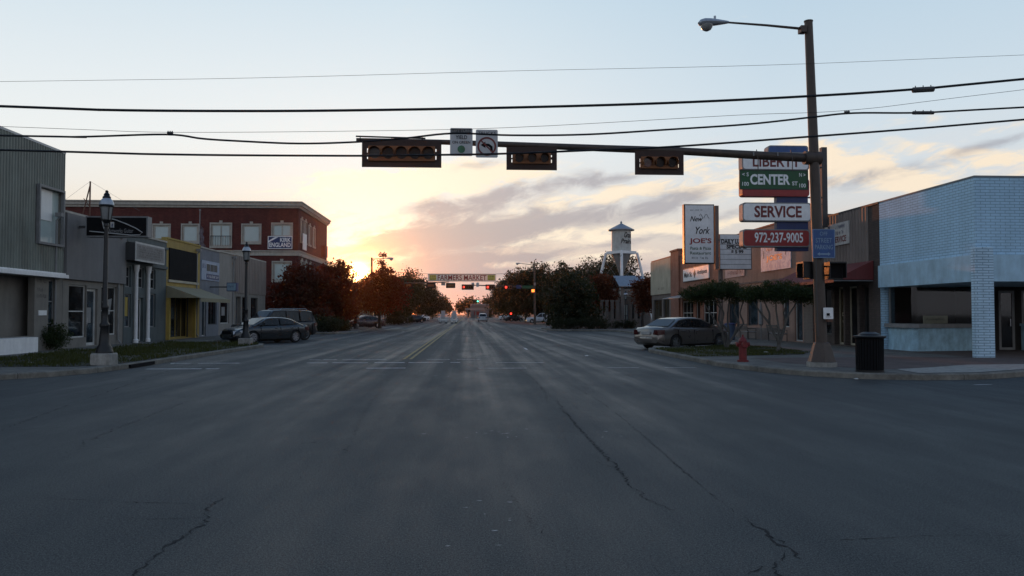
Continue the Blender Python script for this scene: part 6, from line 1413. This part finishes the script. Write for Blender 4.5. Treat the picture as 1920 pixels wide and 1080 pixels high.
def boolcut(o, cutters):
    for c in cutters:
        m = o.modifiers.new('b', 'BOOLEAN'); m.operation = 'DIFFERENCE'; m.solver = 'EXACT'; m.object = c
    dg = bpy.context.evaluated_depsgraph_get(); dg.update(); me = bpy.data.meshes.new_from_object(o.evaluated_get(dg)); o.modifiers.clear(); o.data = me
    for c in cutters: bpy.data.objects.remove(c)
def vehicle(name, label, cat, x, y, rz, paint, L, W, zt, wt, gh, wheels, wr, glz, belt, rails=False, tail=True, simple=False, chrome=True, z=0, group=None, bed=None, bumper=None):
    """zt: height of the lower body along x; wt: half width along x; gh: cabin outline; wheels: axle x; glz: glass spans"""
    t = thing(name, (x, y, z), label, cat, group, rz); hw = W/2; zb = .2 if wr < .36 else .3
    N = 44; m = MB(); K = 9; vs = []
    for i in range(N+1):
        u = i/N; xx = -L/2+L*u; top = interp(zt, xx); w = interp(wt, xx)*hw; e = min(u, 1-u)*L
        lo = zb+max(0, .12-e*.45); 
        sec = [(0, lo), (w*.86, lo), (w*.965, lo+.05), (w*.995, lo+.16), (w, lo+(top-lo)*.45), (w*.985, lo+(top-lo)*.72), (w*.94, top-.07), (w*.87, top-.015), (0, top+.02)]
        full = [(yy, zz) for yy, zz in sec]+[(-yy, zz) for yy, zz in sec[-2:0:-1]]
        vs += [(xx, yy, zz) for yy, zz in full]
    k = 2*K-2; fs = [(i*k+j, i*k+(j+1) % k, (i+1)*k+(j+1) % k, (i+1)*k+j) for i in range(N) for j in range(k)]+[tuple(range(k))[::-1], tuple(range(N*k, N*k+k))]
    m.add(vs, fs); body = m.build('body', paint, t, True, local=True)
    cut = []
    for ax_ in wheels:
        for s_ in (-1, 1):
            c = MB(); c.disc((ax_, s_*(hw+.1), wr), (0, -s_, 0), wr+.055, .42, 28); cut.append(c.build('c', 'black', None, local=True))
    body.parent = None; boolcut(body, cut); body.parent = t
    for p_ in body.data.polygons: p_.use_smooth = True
    try: body.data.set_sharp_from_angle(angle=R(35))
    except Exception: pass
    # cabin
    zm = max(p[1] for p in gh); wb = hw*.90; wtop = hw*.70
    def yy(zv): return wb-(wb-wtop)*(zv-belt)/(zm-belt)
    m = MB(); vs = []; n = len(gh)
    for (xx, zz) in gh:
        zs = max(belt-.03, zz-.05); a = yy(zs)
        ins = a-.07; vs += [(xx, a+.03, belt-.05), (xx, a, zs), (xx, ins, zz-.012), (xx, ins*.5, zz+.004), (xx, -ins*.5, zz+.004), (xx, -ins, zz-.012), (xx, -a, zs), (xx, -a-.03, belt-.05)]
    fs = [(i*8+j, i*8+j+1, (i+1)*8+j+1, (i+1)*8+j) for i in range(n-1) for j in range(7)]; m.add(vs, fs)
    m.add([vs[0], vs[7], vs[6], vs[5], vs[4], vs[3], vs[2], vs[1]], [tuple(range(8))]); q = vs[-8:]; m.add(q, [tuple(range(8))]); m.build('cabin', paint, t, True, local=True)
    # side glass
    def gz(xx): return interp2(gh, xx)
    for s_ in (-1, 1):
        for (g0, g1, lo0, lo1) in glz:
            pts = []; nn = 8
            for i in range(nn+1): xx = g0+(g1-g0)*i/nn; pts.append((xx, max(belt+.02, gz(xx)-.10)))
            pts += [(g1, lo1), (g0, lo0)]
            g = MB(); P = [(px_, s_*(yy(pz)+.012), pz) for px_, pz in pts]; g.extr(P, (0, -s_*.008, 0)); g.build('side_window', 'carglass', t, local=True)
    # windscreen and rear window from the steep ends of the outline
    def endglass(i0, i1, nm):
        A, B = Vector((gh[i0][0], 0, gh[i0][1])), Vector((gh[i1][0], 0, gh[i1][1])); a = A.lerp(B, .08); b = A.lerp(B, .92); d = (B-A).normalized(); nn = Vector((-d.z, 0, d.x)); nn = nn if nn.z > 0 or abs(nn.z) < .05 and nn.x*(1 if i0 < n/2 else 1) else -nn
        mid = (A+B)/2; 
        if nn.dot(mid-Vector((0, 0, belt))) < 0: nn = -nn
        a += nn*.02; b += nn*.02; wa, wb_ = yy(max(belt, a.z))-.11, yy(max(belt, b.z))-.12
        g = MB(); g.extr([(a.x, -wa, a.z), (a.x, wa, a.z), (b.x, wb_, b.z), (b.x, 0, b.z+.01), (b.x, -wb_, b.z)], nn*.006); g.build(nm, 'carglass', t, local=True)
    endglass(0, 1, 'rear_window'); endglass(n-1, n-2, 'windscreen')
    for ax_ in wheels:
        for s_ in (-1, 1):
            o = MB(); prof = [(wr*.62, 0), (wr*.93, .0), (wr, .03), (wr, .17), (wr*.93, .2), (wr*.62, .2)]; seg = 26; c = Vector((ax_, s_*(hw-.215), wr))
            vs = [c+Vector((r*math.cos(2*math.pi*j/seg), s_*dd, r*math.sin(2*math.pi*j/seg))) for r, dd in prof for j in range(seg)]
            o.add(vs, [(i*seg+j, i*seg+(j+1) % seg, (i+1)*seg+(j+1) % seg, (i+1)*seg+j) for i in range(5) for j in range(seg)]); o.disc(c, (0, s_, 0), wr*.66, .12, 20); w_ = o.build('wheel', 'rubber', t, True, local=True)
            if not simple:
                r_ = MB(); r_.cur = 0
                prof = [(wr*.56, .155), (wr*.68, .165), (wr*.68, .205), (wr*.62, .208)]
                vs = [c+Vector((r*math.cos(2*math.pi*j/seg), s_*dd, r*math.sin(2*math.pi*j/seg))) for r, dd in prof for j in range(seg)]; r_.add(vs, [(i*seg+j, i*seg+(j+1) % seg, (i+1)*seg+(j+1) % seg, (i+1)*seg+j) for i in range(3) for j in range(seg)])
                for kk in range(7):
                    a = 2*math.pi*kk/7; d1 = Vector((math.cos(a), 0, math.sin(a))); d2 = Vector((-math.sin(a), 0, math.cos(a)))
                    r_.extr([c+d1*wr*.12+d2*.035+Vector((0, s_*.15, 0)), c+d1*wr*.6+d2*.045+Vector((0, s_*.16, 0)), c+d1*wr*.6-d2*.045+Vector((0, s_*.16, 0)), c+d1*wr*.12-d2*.035+Vector((0, s_*.15, 0))], (0, s_*.03, 0))
                r_.disc(c+Vector((0, s_*.14, 0)), (0, s_, 0), wr*.17, .06, 12); r_.build('rim', 'alloy', w_, local=True)
            else:
                r_ = MB(); r_.disc(c+Vector((0, s_*.14, 0)), (0, s_, 0), wr*.6, .05, 16); r_.build('rim', 'alloy', w_, local=True)
    F_ = L/2; zf = interp(zt, F_-.12); zr_ = interp(zt, -F_+.1)
    for s_ in (-1, 1):
        wf = interp(wt, F_-.15)*hw; g = MB(); z1 = interp(zt, F_-.3)-.06
        g.extr([(F_-.42, s_*(interp(wt, F_-.42)*hw+.004), z1-.0), (F_-.42, s_*(interp(wt, F_-.42)*hw+.004), z1-.14), (F_-.03, s_*wf*.78, z1-.2), (F_-.05, s_*wf*.72, z1-.04)], (.02, s_*.012, 0)); g.build('headlight', 'headl', t, local=True)
        wr2 = interp(wt, -F_+.15)*hw; g = MB(); z1 = interp(zt, -F_+.2)-.1
        g.extr([(-F_+.32, s_*(interp(wt, -F_+.32)*hw+.004), z1), (-F_+.32, s_*(interp(wt, -F_+.32)*hw+.004), z1-.2), (-F_+.0, s_*wr2*.9, z1-.22), (-F_+.0, s_*wr2*.88, z1)], (-.012, s_*.012, 0)); 
        g.extr([(-F_-.002, s_*wr2*.9, z1-.22), (-F_-.002, s_*wr2*.88, z1), (-F_-.002, s_*wr2*.64, z1-.0), (-F_-.002, s_*wr2*.56, z1-.2)], (-.014, 0, 0)); g.build('taillight', 'tail', t, local=True)
        if not simple:
            g = MB(); xm_ = glz[-1][1]-.18; g.extr([(xm_-.1, s_*(wb+.0), belt+.02), (xm_+.08, s_*(wb+.0), belt+.02), (xm_+.1, s_*(wb+.17), belt+.06), (xm_+.08, s_*(wb+.18), belt+.17), (xm_-.08, s_*(wb+.1), belt+.16)], (-.07, 0, 0)); g.build('mirror', paint, t, local=True)
            for xx in ((glz[0][0]+glz[0][1])/2-.25, glz[-1][0]+.12):
                g = MB(); g.box(xx, xx+.2, min(s_*(hw-.015), s_*(hw+.025)), max(s_*(hw-.015), s_*(hw+.025)), belt-.14, belt-.11); g.build('door_handle', 'alloy' if chrome else paint, t, local=True)
            g = MB()
            for xx in [glz[0][0]+.05]+[(p_[1]+q_[0])/2 for p_, q_ in zip(glz, glz[1:])][:2]+[glz[-1][1]-.1]:
                g.box(xx-.004, xx+.004, min(s_*(hw*.95), s_*(hw*.9995)), max(s_*(hw*.95), s_*(hw*.9995)), .32, belt-.1)
            g.build('door_seam', 'black', t, local=True)
    g = MB(); zc = zr_-.18; g.box(-F_-.035, -F_+.05, -.26, .26, zc-.06, zc+.07); g.build('licence_plate', 'platew', t, local=True)
    def bump_(sg, z0, z1, pr):
        k = MB(); o_ = [(sg*(F_+pr-.34*abs(q)**2.6), q*hw*.93) for q in [i/9-1 for i in range(19)]]; i_ = [(x_-sg*.16, y_*.97) for x_, y_ in o_[::-1]]
        P_ = o_+i_; zz = [z0, z0+.05, z1-.04, z1]; sh = [-.03, 0, 0, -.025]; n_ = len(P_); c_ = len(o_)
        v_ = [(x_+(sg*s2_ if j < c_ else 0), y_, z_) for z_, s2_ in zip(zz, sh) for j, (x_, y_) in enumerate(P_)]
        k.add(v_, [(r*n_+j, r*n_+(j+1) % n_, (r+1)*n_+(j+1) % n_, (r+1)*n_+j) for r in range(3) for j in range(n_)]+[tuple(range(n_)), tuple(range(3*n_, 4*n_))]); return k
    g = bump_(-1, .33, .58, .045); g.build('rear_bumper', paint if bumper is None else bumper, t, True, local=True)
    g = bump_(1, .27, .5, .04); g.build('front_bumper', paint if bumper is None else bumper, t, True, local=True)
    g = MB(); g.box(F_-.03, F_+.018, -hw*.42, hw*.42, .56, .70); g.build('grille', 'black', t, local=True)
    g = MB(); g.box(-L*.36, L*.36, -hw*.8, hw*.8, .16 if zb < .25 else .24, zb+.03); g.build('underbody', 'black', t, local=True)
    if rails:
        for s_ in (-1, 1):
            g = MB(); a = [gh[2][0], gh[-3][0]]; g.tube([(a[0], s_*wtop*.86, zm+.0), (a[0]+.1, s_*wtop*.86, zm+.06), (a[1]-.1, s_*wtop*.86, zm+.06), (a[1], s_*wtop*.86, zm)], .02, 6); g.build('roof_rail', 'galv', t, local=True)
    return t
def interp2(gh, x):
    for (a, p), (b, q) in zip(gh, gh[1:]):
        if a <= x <= b: return p+(q-p)*(x-a)/(b-a+1e-9)
    return gh[0][1]
SED = dict(L=4.85, W=1.85, zt=[(-2.42, .66), (-2.36, .92), (-2.2, 1.0), (-1.7, 1.03), (-.5, .99), (.9, .98), (1.35, .95), (2.0, .84), (2.28, .72), (2.42, .52)],
           wt=[(-2.42, .78), (-2.25, .9), (-1.6, .985), (0, 1), (1.4, .985), (2.1, .9), (2.33, .78), (2.42, .66)],
           gh=[(-1.98, 1.0), (-1.22, 1.335), (-.9, 1.40), (-.45, 1.435), (.0, 1.43), (.38, 1.385), (1.32, .975)], wheels=(-1.4, 1.38), wr=.335, belt=.97,
           glz=[(-1.62, -.42, 1.05, 1.01), (-.34, 1.0, 1.01, 1.0)])
ang = R(180+50); vehicle('parked_car', 'dark grey sedan parked at an angle behind the left lamp post', 'car', -11.35, 45.25, ang, carpaint('paint_grey', (.040, .046, .050), .22, .55), **SED)
SIL = dict(L=5.04, W=1.86, zt=[(-2.52, .62), (-2.47, .9), (-2.3, 1.0), (-1.7, 1.035), (-.5, 1.0), (.95, .98), (1.4, .95), (2.1, .85), (2.4, .72), (2.52, .5)],
           wt=[(-2.52, .80), (-2.3, .92), (-1.6, .985), (0, 1), (1.4, .985), (2.2, .9), (2.4, .8), (2.52, .66)],
           gh=[(-1.86, 1.01), (-1.12, 1.375), (-.85, 1.425), (-.4, 1.455), (.05, 1.455), (.45, 1.41), (1.45, .97)], wheels=(-1.5, 1.46), wr=.335, belt=.98,
           glz=[(-1.42, -.34, 1.05, 1.02), (-.26, 1.08, 1.02, 1.0)])
a = R(33); ry = 35.6; rx = PY(1266, 600, ry).x           # rear right wheel position
hwd = .84; fx, fy = math.cos(a), math.sin(a); cx_ = rx+1.5*fx-hwd*fy; cy_ = ry+1.5*fy+hwd*fx
vehicle('parked_car', 'silver sedan seen from behind, nosed in to the right kerb', 'car', cx_, cy_, a, carpaint('paint_silver', (.19, .172, .155), .27, .6), **SIL)
SUV = dict(L=5.2, W=1.98, zt=[(-2.6, .7), (-2.55, 1.1), (-2.4, 1.16), (-1.5, 1.16), (.9, 1.13), (1.4, 1.1), (2.3, 1.02), (2.5, .92), (2.6, .6)],
           wt=[(-2.6, .88), (-2.4, .96), (-1.6, .99), (0, 1), (1.6, .99), (2.3, .94), (2.6, .8)],
           gh=[(-2.5, 1.15), (-2.28, 1.78), (-2.0, 1.84), (-1.2, 1.87), (0, 1.87), (.55, 1.83), (1.35, 1.14)], wheels=(-1.62, 1.6), wr=.39, belt=1.12,
           glz=[(-2.2, -1.35, 1.18, 1.18), (-1.22, -.35, 1.18, 1.17), (-.25, 1.05, 1.17, 1.17)])
vehicle('parked_suv', 'dark grey estate-bodied SUV parked behind the dark sedan', 'suv', -11.85, 49.3, R(180+50), carpaint('paint_darkgrey', (.018, .018, .02), .35, .2), rails=True, bumper='grey', **SUV)
vehicle('parked_car', 'dark red-tinged hatch parked under the spire tree', 'car', -12.0, 91.6, R(180+40), carpaint('paint_maroon', (.035, .014, .014), .25, .4), simple=True, **SED)
vehicle('parked_car', 'dark sedan with a pale roof parked far down the left side', 'car', -10.6, 152, R(180+35), carpaint('paint_grey', (.04, .046, .05)), simple=True, **SED)
VAN = dict(SUV); VAN['L'] = 4.7; VAN['zt'] = [(-2.35, .7), (-2.3, 1.02), (-1.5, 1.06), (.9, 1.03), (1.4, 1.0), (2.0, .92), (2.35, .55)]; VAN['wt'] = [(-2.35, .86), (-2.1, .97), (0, 1), (1.9, .93), (2.35, .75)]
VAN['gh'] = [(-2.25, 1.05), (-1.85, 1.66), (-1.6, 1.72), (-.8, 1.75), (.2, 1.74), (.6, 1.68), (1.4, 1.03)]; VAN['belt'] = 1.02; VAN['wheels'] = (-1.4, 1.4); VAN['wr'] = .35
p = G(905, 603); vehicle('moving_car', 'white crossover driving away in the right lane', 'car', p.x, 172, R(90), carpaint('paint_white', (.62, .62, .62), .3, 0), simple=True, **VAN)
PU = dict(L=5.6, W=1.95, zt=[(-2.8, .8), (-2.75, 1.08), (-1.0, 1.08), (.3, 1.06), (1.2, 1.04), (2.4, .98), (2.65, .85), (2.8, .5)], wt=[(-2.8, .95), (0, 1), (2.2, .97), (2.6, .9), (2.8, .75)],
          gh=[(-.95, 1.08), (-.85, 1.66), (-.6, 1.76), (.1, 1.78), (.4, 1.72), (1.15, 1.06)], wheels=(-1.75, 1.75), wr=.38, belt=1.06, glz=[(-.75, -.1, 1.12, 1.12), (0, .85, 1.12, 1.12)])
p = G(1016, 602); vehicle('pickup_truck', 'white pickup truck parked side-on by the right trees', 'pickup truck', PY(1016, 600, 140).x, 140, R(178), carpaint('paint_white', (.62, .62, .62), .3, 0), simple=True, **PU)
for i, (x, y, a, lb) in enumerate(((-12.3, 133, 140, 'dark car half hidden by trees beyond the left crossing'), (-11.5, 196, 150, 'far parked car beyond the barricades on the left'), (9.8, 178, 40, 'far pale car parked under the right trees'), (10.4, 225, 45, 'farthest parked car on the right kerb'))):
    vehicle('parked_car', lb, 'car', x, y, R(a+(90 if x < 0 else 0)), [carpaint('paint_black', (.015, .015, .018)), carpaint('paint_white', (.62, .62, .62), .3, 0)][i % 2], simple=True, **SED)
# small far cars and a red tail light, built as a post lamp, near the right kerb
vehicle('parked_car', 'small far dark car near the right kerb under the trees', 'car', PY(958, 600, 190).x+1.5, 190, R(60), carpaint('paint_black', (.015, .015, .018)), simple=True, **SED)
p = PY(958, 588, 150); t = thing('tail_light', (p.x, 150, .15), 'glowing red tail light under the right trees, built on a short post', 'light'); m = MB(); m.tube([(p.x, 150, .1), (p.x, 150, p.z-.1)], .04, 6); m.build('post', 'blackmetal', t); m = MB(); m.lathe([(.12, p.z-.14), (.17, p.z), (.1, p.z+.14)], (p.x, 149.95, 0), 10); m.build('lamp', 'litr', t)
# ------------------------------------------------------------------ thin tinted volume added to spread a warm glow around the sun
HZ = newmat('glow_haze'); b = NB(HZ); v_ = b.new('ShaderNodeVolumePrincipled'); v_.inputs['Color'].default_value = (1, .80, .68, 1); v_.inputs['Density'].default_value = .00008; v_.inputs['Anisotropy'].default_value = .93
o_ = b.new('ShaderNodeOutputMaterial'); b.l.new(v_.outputs[0], o_.inputs['Volume'])
m = MB(); m.box(-2450, 2450, -550, 4400, -1.1, 22); o = m.build('glow_haze', HZ); o['kind'] = 'stuff'
